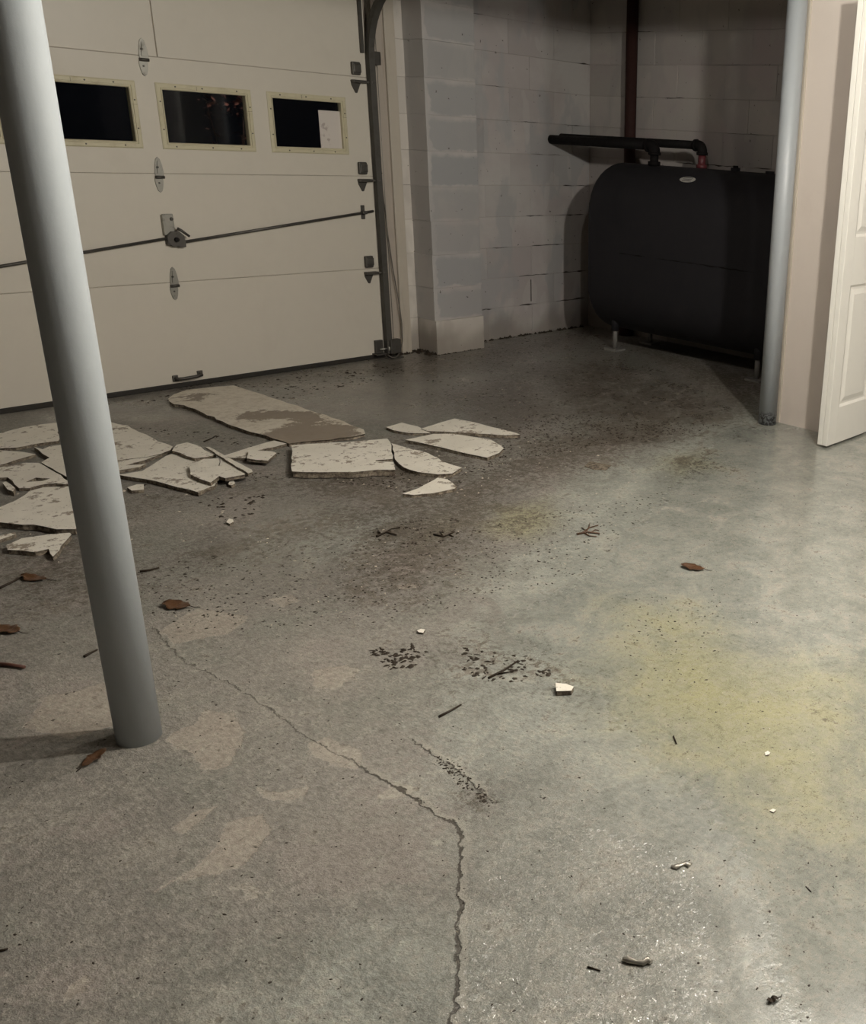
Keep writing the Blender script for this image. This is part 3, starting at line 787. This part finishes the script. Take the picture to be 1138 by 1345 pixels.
# ------------------------------------------------------------------ posts
def post(pos, mat, label, flange):
    r = 0.0475
    t = thing('support_post', pos, label, 'post', 'round steel posts under the beam')
    MB().tube([(pos.x, pos.y, 0.0), (pos.x, pos.y, 1.0), (pos.x, pos.y, 2.098)], r, 40).build('shaft', mat, t)
    MB().bbox(pos.x-.08, pos.x+.08, pos.y-.08, pos.y+.08, 2.096, 2.111, .002).build('cap_plate', mat, t)
    return t
post(PL, M['post_paint'], 'smooth grey round steel post standing nearest, in front of the garage door', True)
post(PR, M['post_flaked'], 'grey round steel post with a flaked foot beside the white partition and oil tank', False)

# ------------------------------------------------------------------ bifold door at the partition
BX, BY, BT = 4.072, 2.348, 0.027
bd = thing('bifold_door', (BX+.2, BY+BT, 0), 'white panelled bifold door standing folded open at the right edge', 'door')
bd['kind'] = 'thing'
LW, Z0, Z1 = 0.44, 0.012, 2.02
def leaf(y0, y1, front):
    mb = MB()
    st = 0.082
    pz = [(0.195, 0.785), (1.005, 1.58), (1.70, 1.92)]
    zc_ = [Z0]+[q for p_ in pz for q in p_]+[Z1]
    mb.bbox(BX, BX+st, y0, y1, Z0, Z1, .002); mb.bbox(BX+LW-st, BX+LW, y0, y1, Z0, Z1, .002)
    for i in range(0, len(zc_), 2): mb.box(BX+st-.001, BX+LW-st+.001, y0, y1, zc_[i], zc_[i+1])
    o = mb.build('door_leaf', M['white_door'], bd)
    for za, zb in pz:
        xa, xb = BX+st, BX+LW-st
        p_ = MB()
        s_ = -1 if front else 1
        yo = y0 if front else y1
        rings = [(0,.0),(.012,.009),(.022,.009),(.046,.002)]
        vv = []
        for ins, dep in rings:
            for x, z in ((xa+ins,za+ins),(xb-ins,za+ins),(xb-ins,zb-ins),(xa+ins,zb-ins)): vv.append((x, yo-s_*dep, z))
        ff = [(r*4+i, r*4+(i+1) % 4, (r+1)*4+(i+1) % 4, (r+1)*4+i) for r in range(3) for i in range(4)]+[(12,13,14,15)]
        p_.add(vv, ff)
        p_.build('raised_panel', M['white_door'], o)
leaf(BY, BY+BT, True); leaf(BY+BT+.0015, BY+2*BT+.0015, False)

# ------------------------------------------------------------------ oil tank
TX0, TX1, TY0, TY1, TZ0, TZ1 = 4.90, 5.53, 3.29, 4.82, 0.125, 1.225
tk = thing('oil_tank', ((TX0+TX1)/2, (TY0+TY1)/2, 0), 'large dark grey upright oil tank on pipe legs in the block nook', 'oil tank')
def obround(ins, n=18):
    r = (TX1-TX0)/2-ins; cx_ = (TX0+TX1)/2; rr = (TX1-TX0)/2
    pts = []
    for i in range(n+1):
        w = math.pi*i/n; pts.append((cx_+r*math.cos(w), TZ1-rr+r*math.sin(w)))
    for i in range(n+1):
        w = math.pi+math.pi*i/n; pts.append((cx_+r*math.cos(w), TZ0+rr+r*math.sin(w)))
    return pts
sh = MB(); rings = []
for y, ins in [(TY0,.05),(TY0+.006,.028),(TY0+.02,.010),(TY0+.04,.002),(TY0+.055,0),(TY1-.055,0),(TY1-.04,.002),(TY1-.02,.010),(TY1-.006,.028),(TY1,.05)]:
    rings.append([(x, y, z) for x, z in obround(ins)])
n = len(rings[0])
sh.add([p_ for r_ in rings for p_ in r_], [(i*n+k, i*n+(k+1) % n, (i+1)*n+(k+1) % n, (i+1)*n+k) for i in range(len(rings)-1) for k in range(n)], 0, True)
sh.f += [list(range(n)), list(range(len(rings)*n-1, len(rings)*n-n-1, -1))]; sh.m += [0, 0]; sh.sm += [False, False]
sh.build('shell', M['tank'], tk)
sm_ = MB()
sliver(sm_, (TY1-.55, .675), (TY1-.30, .675), .010, 'x', TX0-.002, TX0+.004)
sliver(sm_, (TY0+.1, .675), (TY1-.62, .675), .008, 'x', TX0-.002, TX0+.004)
sm_.build('weld_seam', M['black_iron'], tk)
def tank_leg(x, y):
    l = MB().tube([(x, y, .012), (x, y, .20)], .0165, 12)
    l.box(x-.05, x+.05, y-.055, y+.055, 0, .012)
    o = l.build('leg', M['leg_grey'], tk)
    MB().tube([(x, y, .135), (x, y, .255)], .027, 14).build('leg_socket', M['tank'], o)
for x in (5.03, 5.40):
    for y in (4.655, 3.45): tank_leg(x, y)
# label on the shoulder of the tank
th = math.radians(128); rr = (TX1-TX0)/2
lb = MB(); ly = 4.06; vv = []
for i in range(24):
    w = 2*math.pi*i/24
    tt_ = th+0.026/rr*math.sin(w)
    vv.append(((TX0+TX1)/2+(rr+.0015)*math.cos(tt_), ly+.062*math.cos(w), TZ1-rr+(rr+.0015)*math.sin(tt_)))
lb.add(vv, [tuple(range(24))])
vv2 = []
lo = lb.build('label_plate', M['label'], tk)
for k in range(3):
    q = MB(); ta = th+(k-1)*.011/rr*1.3
    pts = [((TX0+TX1)/2+(rr+.003)*math.cos(ta), ly+s_, TZ1-rr+(rr+.003)*math.sin(ta)) for s_ in (-.035, 0, .035)]
    q.tube(pts, .0014, 5).build('print_line', M['black_iron'], lo)
xt = (TX0+TX1)/2
def ringfit(name, y, x, r, z0, z1, mat):
    return MB().tube([(x, y, z0), (x, y, z1)], r, 16).build(name, mat, tk)
ringfit('gauge_cap', 3.84, xt, .030, TZ1-.008, TZ1+.018, M['tank'])
ringfit('gauge_cap', 3.84, xt, .016, TZ1+.012, TZ1+.03, M['black_iron'])
ringfit('bung', 3.58, xt, .028, TZ1-.008, TZ1+.012, M['tank'])

# fill and vent pipes through the front wall
def tank_pipe(x, y, z, r, mat_fit, label):
    t = thing('oil_pipe', (x, y, TZ1), label, 'pipe')
    MB().tube([(x, YF+.02, z), (x, y+.045, z)], r, 16).build('pipe', M['black_iron'], t)
    el = MB()
    pts = [(x, y+.06, z), (x, y+.035, z)]
    for i in range(1, 7):
        a_ = math.pi/2*i/6; pts.append((x, y+.035-.035*math.sin(a_), z-.035*(1-math.cos(a_))))
    pts.append((x, y, z-.055))
    el.tube(pts, r*1.22, 16)
    el.tube([(x, y+.062, z), (x, y+.044, z)], r*1.42, 16); el.tube([(x, y, z-.040), (x, y, z-.058)], r*1.42, 16)
    el.build('elbow', M['black_iron'], t)
    nb = MB().tube([(x, y, TZ1-.004 - (abs(x-xt)**2)/0.6), (x, y, z-.05)], r*.95, 14)
    nb.tube([(x, y, TZ1-.004), (x, y, TZ1+.022)], r*1.35, 8)
    nb.build('nipple', mat_fit, t)
    return t
tank_pipe(5.275, 4.155, 1.36, .026, M['red'], 'black iron pipe with a red fitting at its elbow above the oil tank')
tank_pipe(5.175, 4.47, 1.343, .030, M['black_iron'], 'shorter black pipe in front whose black elbow drops onto the oil tank')

# drain pipe in the corner
dp = thing('drain_pipe', (5.505, 4.985, 0), 'rusty brown vertical pipe in the corner behind the oil tank', 'pipe')
MB().tube([(5.505,4.985,0), (5.505,4.985,2.35)], .040, 20).build('pipe', M['rust_pipe'], dp)
MB().tube([(5.505,4.985,0), (5.505,4.985,.10)], .052, 20).build('hub', M['rust_pipe'], dp)

# ------------------------------------------------------------------ broken plasterboard on the floor
def shard(name, poly, z, t, label, hole=None, face='plaster', jag=0.006, group='broken plasterboard on the floor', tilt=0.0, sub=0.045, cat='plasterboard'):
    zt = z+t
    def rough(pl):
        P = [Vector((*at(*q, zt), 0)) for q in pl]; out = []
        for i in range(len(P)):
            a_, b_ = P[i], P[(i+1) % len(P)]
            L = (b_-a_).length; k = max(1, min(14, int(L/sub)))
            nrm = Vector((-(b_-a_).y, (b_-a_).x, 0)); nrm = nrm/(nrm.length or 1)
            for j in range(k):
                p_ = a_+(b_-a_)*(j/k)
                if j: p_ = p_+nrm*rnd.uniform(-jag, jag)*min(1, L*8)
                out.append(p_)
        return out
    loops = [rough(poly)]+([rough(hole)] if hole else [])
    tri = tessellate_polygon(loops)
    flat = [v for l in loops for v in l]; n = len(flat)
    mb = MB()
    top = [(v.x, v.y, zt+rnd.uniform(-.0006,.0006)) for v in flat]
    mb.add(top, tri, 0)
    ofs = 0
    for l in loops:
        m = len(l); c_ = sum(l, Vector())/m
        ring0 = [(v.x, v.y, top[ofs+i][2]) for i, v in enumerate(l)]
        ring1 = [(v.x+(c_.x-v.x)*.012+rnd.uniform(-.002,.002), v.y+(c_.y-v.y)*.012+rnd.uniform(-.002,.002), z+t*.5) for v in l]
        ring2 = [(v.x+(c_.x-v.x)*.004, v.y+(c_.y-v.y)*.004, z) for v in l]
        mb.add(ring0+ring1+ring2, [(r*m+i, r*m+(i+1) % m, (r+1)*m+(i+1) % m, (r+1)*m+i) for r in range(2) for i in range(m)], 1)
        ofs += m
    mb.add([(v.x+( (sum(loops[0], Vector())/len(loops[0])).x-v.x)*.004, v.y+((sum(loops[0], Vector())/len(loops[0])).y-v.y)*.004, z) for v in flat] if not hole else [(v.x, v.y, z) for v in flat], tri, 1)
    o = mb.build(name, [M[face], M['gypsum']])
    centre(o)
    return tag(o, label, cat, group)
T = .0127
S = 'plasterboard_shard'
# right-hand pieces
o = shard(S, [(221,523.6),(228,518),(245,512),(270,509.5),(307,506),(332,514),(369,526),(411,540),(453,553.7),(478,564),(480,569.5),(461.5,574),(419,578.5),(380,582.6),(357.5,575.6),(312.5,561.5),(267.5,542.5),(242,532),(228,530.6)],
      .002, .016, 'long mud-stained plasterboard slab reaching from below the door handle towards the middle', face='plaster_muddy', jag=.008)
co = np.array([v.co for v in o.data.vertices])+np.array(o.location)
av = np.zeros(len(co))
def blob(px, py, r): 
    x, y = at(px, py, .018); return np.exp(-((co[:,0]-x)**2+(co[:,1]-y)**2)/r**2)
shard(S, [(294.5,598),(326,588),(360,578.5),(377,582.5),(346,590),(330,593),(322,602),(302,601)], .001, T, 'narrow pointed plasterboard strip touching the near end of the long muddy slab')
shard(S, [(326.5,591),(357.5,592.5),(363.6,595),(352,605),(324,602)], .015, T, 'small five-sided plasterboard chunk lying across the narrow pointed strip')
shard(S, [(383,585),(407,583),(464,580),(509,576),(513,581),(516,602.5),(494,604.5),(493,606),(517,606.5),(519.5,617),(496,617),(464,620),(423,620),(401,620),(383.7,619)], .004, .026, 'thick nearly rectangular plasterboard slab with a notch torn in its right edge', jag=.004)
shard(S, [(514,582),(531,587),(562.5,595),(581.5,606),(607,614),(594,622),(575,623),(550,620),(531,614),(519,603)], .001, .016, 'curved wedge of plasterboard right of the notched rectangular slab')
shard(S, [(529,648.6),(550,641),(575,627.5),(588,629.6),(600,639),(597,642),(569,647.7),(543.5,650)], .001, T, 'small white pointed shard lying nearest below the curved wedge', jag=.003)
shard(S, [(532,577.5),(569,570),(594,569.6),(645,577.5),(662,588.5),(656,595),(640,601),(610,595),(578,587),(556,582)], .001, .016, 'broad plasterboard piece with a blunt right corner, just under the longest white point', jag=.004)
shard(S, [(553,563),(597,549.6),(619,553.7),(676,568),(684,571),(664,571.5),(626,569.3),(594,567.5),(562,566)], .002, .016, 'long white plasterboard piece tapering to a sharp point at far right', jag=.003)
shard(S, [(507,561),(528,555),(549,560),(560,566),(566,569),(537,568.6),(518,565.5)], .001, T, 'small flat piece at the left foot of the long tapering one', jag=.003)
# pieces right of the near post
shard(S, [(112,570),(122,550),(168,559),(208,580),(227,586.5),(224,591),(211,596),(194,600),(160,604),(124,608)], .001, T, 'wide plasterboard slab running out behind the near post towards the door')
shard(S, [(120,610),(160,605),(208,598),(214,596),(190,604.5),(165,611),(130,617)], .0015, T, 'thin splinter of plasterboard right of the near post, between two bigger slabs', jag=.003)
shard(S, [(125,619),(161,611.5),(191,609.5),(183,613.5),(162,617),(130,622)], .001, T, 'narrow dirty offcut at the near post, below the thin splinter', jag=.003)
shard(S, [(155,623.5),(187,618.5),(201,610),(218,599),(232,593.5),(253,603),(270,612),(286,630),(282,638),(272,641),(260.5,646.8),(220,636),(190,629)], .002, .016, 'large cracked plasterboard slab right of the near post, carrying smaller pieces on top')
shard(S, [(226,592),(232,584),(246,581),(263,586),(277,595),(284,597),(272,600),(256,602)], .020, T, 'smooth greyish piece resting on the far corner of the large cracked slab')
shard(S, [(248.6,613.5),(253,609),(267.6,603),(287,602),(287,612),(288.2,612),(289.5,602),(305.6,609),(322,616),(327,619.5),(322,623),(296,628),(288,625.4),(277,633.7),(263,629),(250,623)], .020, .014, 'whitest ragged piece with a short crack, lying on top of the large cracked slab')
shard(S, [(270,587),(275,587),(331,617),(332,620),(326,621.5),(298,605)], .035, .008, 'long thin white strip lying slantwise over the ragged cracked piece', jag=.002)
shard(S, [(301,632.5),(307,631),(309,635),(304,637.5),(300,636)], .0, T, 'tiny white nub in front of the ragged cracked piece', jag=.001)
shard(S, [(167,640),(180,636),(189,636),(189,643),(173,644.5)], .0, T, 'small white offcut lying beside the near post, in front of the large slab', jag=.002)
# pieces left of the near post
shard(S, [(-45,576),(0,569),(33,560.5),(75,555),(79,575),(77,579),(52,582),(33,586),(21,588),(-45,592)], .001, T, 'farthest slab left of the near post, with a straight far edge')
shard(S, [(-45,594),(0,591.5),(28,593),(47,596.5),(21,604),(0,611),(-45,622)], .001, T, 'pointed slab at the left edge, just in front of the farthest one')
shard(S, [(44,586.5),(56,590),(66,586),(82,584),(95,581),(104,610),(106,628),(98,634),(82,623),(54,607),(65,601),(56,596)], .002, .016, 'plasterboard piece with a hooked corner half hidden behind the near post', jag=.004)
shard(S, [(-45,619),(0,614),(33,608),(51,608),(80,624),(95,637),(74,634.5),(57,636),(39,641),(25,641),(10,627),(-45,628)], .001, T, 'slab with a dark slit torn through it, left of the near post',
      hole=[(34,633),(47,627.5),(66,628.5),(56,631.5)], jag=.004)
shard(S, [(-45,668),(0,666),(21,657),(33,650),(39,644.5),(57,640),(96,638.5),(106,690),(99,695),(74,695),(44,689),(29,689),(0,686),(-45,684)], .003, .020, 'largest smooth slab left of the near post, broken in a long front edge')
shard(S, [(8,716),(29,707),(65,702),(92,699.5),(94,702),(80,717),(78,723),(69.5,731),(66,727),(64,721),(46,725),(25,723),(10,722)], .001, .016, 'nearest ragged slab at far left, with a small tooth at its front', jag=.004)
shard(S, [(-30,709),(0,703.5),(20,699),(21,701.5),(0,708.5),(-30,717)], .0, T, 'sliver at the left edge between the largest smooth slab and the ragged one', jag=.002)
shard(S, [(3,634),(8,632),(20,641),(17,645.5),(10,643)], .0, .02, 'small upright crumbled lump left of the slab with the slit', jag=.002)
# chips lying further off
g2 = 'plaster chips on the floor'
shard('plaster_chip', [(730,897),(744,898),(754,901.5),(751,907),(731,908)], .0, .014, 'thick white plaster chip lying alone on the open floor before the olive stain', jag=.001, group=g2, cat='plaster chip')
shard('plaster_chip', [(548,828),(553,825.5),(559,827),(556,831),(550,830.5)], .0, .006, 'small white triangular chip alone in the middle of the floor', jag=.0005, group=g2, cat='plaster chip')
shard('plaster_chip', [(297,686),(301,681),(306,682),(307,685),(302,688)], .0, .008, 'small white chip on the soil in front of the broken pieces', jag=.0005, group=g2, cat='plaster chip')
shard('plaster_chip', [(1005,988),(1009,986),(1012,988),(1011,991),(1006,992)], .0, .003, 'shiny pale flake on the olive stain, far right', jag=.0005, group=g2, cat='plaster chip')
shard('plaster_chip', [(1011,1064),(1016,1062),(1020,1064),(1016,1067)], .0, .003, 'tiny pale flake at the near edge of the olive stain', jag=.0005, group=g2, cat='plaster chip')
shard('plaster_chip', [(768,612),(775,606),(803,611),(796,617),(780,616)], .0, .004, 'flat pale grey flake on the soil below the oil tank', jag=.002, face='gypsum', group=g2, cat='plaster chip')
# mud on the long slab
ms = bpy.data.objects[S]
me = ms.data
bm = bmesh.new(); bm.from_mesh(me)
for _ in range(3):
    ed = [e_ for e_ in bm.edges if e_.calc_length() > .06 and all(abs(f_.normal.z) > .8 for f_ in e_.link_faces)]
    bmesh.ops.subdivide_edges(bm, edges=ed, cuts=1, use_grid_fill=True)
bmesh.ops.triangulate(bm, faces=bm.faces); bm.to_mesh(me); bm.free()
co = np.array([v.co for v in me.vertices])+np.array(ms.location)
av = np.clip(1.0*blob(430,568,.16)+.9*blob(385,572,.15)+.6*blob(256,521,.10)+.6*blob(335,547,.11)+.7*blob(372,543,.10)+.6*blob(402,548,.10), 0, .95)
a = me.attributes.new('mud', 'FLOAT', 'POINT'); a.data.foreach_set('value', av.astype(np.float32))

# ------------------------------------------------------------------ leaves, twigs, scraps
def leaf_thing(px, py, L, W, rot, label, curl=.02, mat='leaf', stalk=True):
    x, y = at(px, py)
    t = thing('dead_leaf', (x, y, 0), label, 'leaf', 'dead leaves on the floor')
    mb = MB(); n = 8; vv = []
    for i in range(n+1):
        u = i/n; w = W*math.sin(math.pi*min(1, u*.94+.03))**.8*(1+.25*math.sin(u*19+px))
        zz = .003+curl*(u-.5)**2*2+.002*math.sin(u*11)
        for s_ in (-1, -.5, 0, .5, 1):
            vv.append(((u-.5)*L, s_*w/2, zz+abs(s_)**2*curl*(.3+.3*math.sin(u*7+px))))
    ff = [(i*5+k, i*5+k+1, (i+1)*5+k+1, (i+1)*5+k) for i in range(n) for k in range(4)]
    c_, s_ = math.cos(rot), math.sin(rot)
    vv = [(x+a_*c_-b_*s_, y+a_*s_+b_*c_, z_) for a_, b_, z_ in vv]
    mb.add(vv, ff, 0, True)
    bl = mb.build('blade', M[mat], t)
    sd = bl.modifiers.new('thickness', 'SOLIDIFY'); sd.thickness = .0008
    if stalk:
        p0 = (x+L*.48*c_, y+L*.48*s_, .004+curl*.4); p1 = (x+L*.62*c_-.004*s_, y+L*.62*s_, .004); p2 = (x+L*.8*c_-.01*s_, y+L*.8*s_+.004, .0025)
        MB().tube([p0, p1, p2], [.0012,.001,.0008], 5).build('stalk', M['twig'], t)
    return t
def ang_px(a_, b_):
    p_, q = at(*a_), at(*b_); return math.atan2(q[1]-p_[1], q[0]-p_[0])
leaf_thing(232, 797, .085, .055, ang_px((210,793),(255,798)), 'curled brown leaf lying right of the near post', .012)
leaf_thing(910, 747, .085, .045, ang_px((898,742),(930,748)), 'small dark leaf with a stalk on the bare pale floor right of centre', .012)
leaf_thing(124, 998, .07, .028, ang_px((136,988),(106,1010)), 'narrow brown leaf at the foot of the near post', .012)
leaf_thing(44, 761, .09, .04, ang_px((20,757),(62,763)), 'flat brown leaf lying left of the near post below the ragged slab', .01)
leaf_thing(10, 829, .08, .05, ang_px((0,826),(24,832)), 'dark leaf lying at the left edge of the floor', .012)
leaf_thing(1015, 1315, .022, .012, ang_px((1007,1319),(1028,1314)), 'small black leaf scrap near the bottom right corner', .004, 'twig')
def twig_thing(pts, r, label, mat='twig', forks=()):
    P = [(*at(*q), r*1.0) for q in pts]
    t = thing('twig', (P[0][0], P[0][1], 0), label, 'twig', 'twigs on the floor')
    MB().tube(P, [r*(1-.35*i/max(1,len(P)-1)) for i in range(len(P))], 6).build('stem', M[mat], t)
    for f in forks:
        Q = [(*at(*q), r*.9) for q in f]
        MB().tube(Q, [r*.8]+[r*.5]*(len(Q)-1), 5).build('side_twig', M[mat], t)
    return t
twig_thing([(577,943),(592,935),(606,927)], .0035, 'straight dark stick lying alone on the floor below the mud crumbs')
twig_thing([(0,774),(18,765),(38,755)], .004, 'long thin dark twig at the left edge below the ragged slab')
twig_thing([(184,752),(198,750),(209,747)], .004, 'dark twig sticking out right of the near post')
twig_thing([(111,864),(118,860),(128,855)], .004, 'short dark twig just left of the near post')
twig_thing([(-6,875),(12,876),(33,879)], .0065, 'thick red-brown splinter at the left edge of the floor', 'redwood')
twig_thing([(758,703),(772,700),(788,702)], .0042, 'bushy sprig of dead needles in the middle right of the floor', 'leaf',
           forks=[[(766,701),(775,694),(786,691)],[(770,700),(774,693),(775,688)],[(763,702),(770,698),(764,694)],[(776,701),(782,697),(787,698)],[(768,701),(774,705),(784,706)]])
twig_thing([(772,1271),(780,1273),(789,1276)], .0018, 'thin black twig beside the shiny twisted scrap')
twig_thing([(885,968),(887,973),(889,978)], .0022, 'short upright dark bit on the olive stain')
twig_thing([(-4,1251),(6,1249),(11,1247)], .0025, 'short dark bit at the left edge near the bottom')
twig_thing([(570,703),(583,706),(597,700)], .0035, 'crooked dark twig on the wet muddy spot', forks=[[(583,706),(578,699)],[(590,703),(596,706)]])
twig_thing([(495,706),(508,700),(521,704)], .0045, 'dark forked twig left of the wet muddy spot', forks=[[(508,700),(514,696),(526,694)],[(501,703),(497,698)]])
twig_thing([(642,892),(665,880),(681,869)], .0035, 'longer of the dark slanting bits in the mud crumbs', forks=[[(655,886),(668,884),(677,881)]])
twig_thing([(268,581),(277,577),(283,574)], .003, 'thin twig behind the smooth greyish plasterboard piece')
twig_thing([(1059,1165) ,(1066,1172)], .0012, 'thin needle-like bit at the right on the smooth floor')
# shiny wet scraps
def scrap(pts, r, flat, label, mat='film'):
    P = [(*at(*q), r*flat+.001) for q in pts]
    mb = MB(); mb.tube(P, [r*k for k in (.7,1.25,.8,1.0,1.3,.75)][:len(P)], 10)
    mb.v = [(x, y, max(.0006, (z-.001)*flat*1.6+.001)) for x, y, z in mb.v]
    o = mb.build('shiny_scrap', M[mat]); centre(o)
    return tag(o, label, 'scrap', 'wet scraps on the floor')
scrap([(818,1262),(826,1263),(836,1266),(845,1267),(851,1263),(856,1266)], .0056, .6, 'shiny wet twisted scrap lying near the bottom right')
scrap([(882,1139),(888,1140),(895,1137),(901,1135),(907,1138)], .006, .35, 'dull flattened twist of wet film farther from the bottom than its shiny twin')
# loose crumbs: soil and grit nobody could count
def inpx(poly):
    xs = [q[0] for q in poly]; ys = [q[1] for q in poly]
    def inside(x, y):
        r = False
        for i in range(len(poly)):
            (x0, y0), (x1, y1) = poly[i], poly[(i+1) % len(poly)]
            if (y0 > y) != (y1 > y) and x < (x1-x0)*(y-y0)/(y1-y0)+x0: r = not r
        return r
    P = [at(*q) for q in poly]
    xa, xb = min(q[0] for q in P), max(q[0] for q in P); ya, yb = min(q[1] for q in P), max(q[1] for q in P)
    def ins2(x, y):
        r = False
        for i in range(len(P)):
            (x0, y0), (x1, y1) = P[i], P[(i+1) % len(P)]
            if (y0 > y) != (y1 > y) and x < (x1-x0)*(y-y0)/(y1-y0)+x0: r = not r
        return r
    def g():
        for _ in range(200):
            x, y = rnd.uniform(xa, xb), rnd.uniform(ya, yb)
            if ins2(x, y): return x, y
        return P[0]
    return g
soil = MB()
for poly, n_, r0, r1 in (([(500,868),(540,848),(562,855),(545,875),(512,880)], 45, .004, .011),
                         ([(485,855),(505,850),(510,858),(490,862)], 14, .004, .009),
                         ([(605,850),(700,862),(690,895),(630,900),(600,870)], 45, .003, .009),
                         ([(704,880),(722,876),(724,886),(706,890)], 10, .004, .009),
                         ([(470,700),(530,680),(610,680),(600,710),(520,720)], 45, .003, .009),
                         ([(262,660),(300,652),(348,648),(340,672),(290,690)], 26, .004, .013),
                         ([(150,640),(340,620),(560,650),(700,600),(960,560),(700,540),(640,610),(380,630)], 700, .002, .008),
                         ([(120,760),(320,720),(620,690),(900,640),(760,760),(500,820),(240,830)], 700, .0015, .006),
                         ([(480,470),(780,430),(960,520),(880,590),(660,560),(520,540)], 500, .002, .009),
                         ([(150,530),(480,480),(560,475),(500,500),(300,540),(220,530)], 160, .003, .012),
                         ([(160,560),(340,590),(380,600),(300,570)], 30, .003, .010),
                         ([(560,980),(600,1000),(655,1055),(640,1062),(590,1020)], 60, .002, .005),
                         ([(800,780),(950,790),(960,900),(820,890)], 90, .0015, .005),
                         ([(400,900),(800,900),(1138,900),(1138,1345),(300,1345)], 240, .0010, .0034),
                         ([(0,760),(400,760),(400,1345),(0,1345)], 160, .001, .004),
                         ([(900,600),(1138,600),(1138,820),(900,820)], 120, .0012, .0045)):
    crumbs(soil, int(n_*1.7), inpx(poly), r0*.8, r1*.85, .4)
o = soil.build('soil_crumbs', M['mud']); o['kind'] = 'stuff'
tag(o, 'dark soil crumbs and specks washed across the wet floor', 'soil')
grit = MB()
for poly, n_, r0, r1 in (([(120,760),(320,680),(620,690),(900,600),(760,760),(500,820),(240,830)], 170, .001, .004),
                         ([(370,620),(680,570),(800,600),(600,660)], 90, .0015, .006),
                         ([(0,640),(340,620),(330,700),(0,760)], 70, .0015, .006),
                         ([(400,800),(1138,800),(1138,1345),(200,1345)], 60, .0008, .0022)):
    crumbs(grit, n_, inpx(poly), r0, r1, .7)
o = grit.build('plaster_grit', M['grey_crumb']); o['kind'] = 'stuff'
tag(o, 'pale plaster grit sprinkled around the broken boards', 'grit')

# ------------------------------------------------------------------ lamplit shrub in the night outside
sx, sy = 4.42, 8.3
bs = thing('garden_shrub', (sx, sy, -.02), 'dim lamplit shrub outside, seen through the second window from the right', 'shrub')
st_ = MB()
lv = MB()
for i in range(9):
    a_ = rnd.uniform(0, 6.28); h = rnd.uniform(1.0, 1.6); sp_ = rnd.uniform(.05, .35)
    P = [(sx, sy, -.02), (sx+sp_*.4*math.cos(a_), sy+sp_*.4*math.sin(a_), h*.5), (sx+sp_*math.cos(a_), sy+sp_*math.sin(a_), h)]
    st_.tube(P, [.012,.008,.003], 5)
    for j in range(26):
        u = rnd.uniform(.3, 1.05); px_, py_, pz_ = (Vector(P[0])*(1-u)**2+Vector(P[1])*2*u*(1-u)+Vector(P[2])*u*u)
        d = Vector((rnd.uniform(-1,1), rnd.uniform(-1,1), rnd.uniform(-.4,.8))).normalized(); e_ = d.cross(Vector((0,0,1))).normalized()
        c_ = Vector((px_, py_, pz_)); L = rnd.uniform(.05, .09)
        lv.add([c_, c_+d*L*.5+e_*L*.28, c_+d*L, c_+d*L*.5-e_*L*.28], [(0,1,2,3)])
for j in range(46):
    c_ = Vector((4.34+rnd.gauss(0,.08), 8.22+rnd.gauss(0,.05), 1.475+rnd.gauss(0,.045)))
    d = Vector((rnd.uniform(-1,1), rnd.uniform(-1,1), rnd.uniform(-.4,.8))).normalized(); e_ = d.cross(Vector((0,0,1))).normalized(); L = rnd.uniform(.03,.06)
    lv.add([c_, c_+d*L*.5+e_*L*.28, c_+d*L, c_+d*L*.5-e_*L*.28], [(0,1,2,3)])
st_.build('stem', M['bark'], bs)
o = lv.build('foliage', M['leafout'], bs); o['kind'] = 'stuff'
lamp('path_light', (4.34, 8.02, 1.68), 2.2, (1.0, 0.72, 0.62), 0.02)
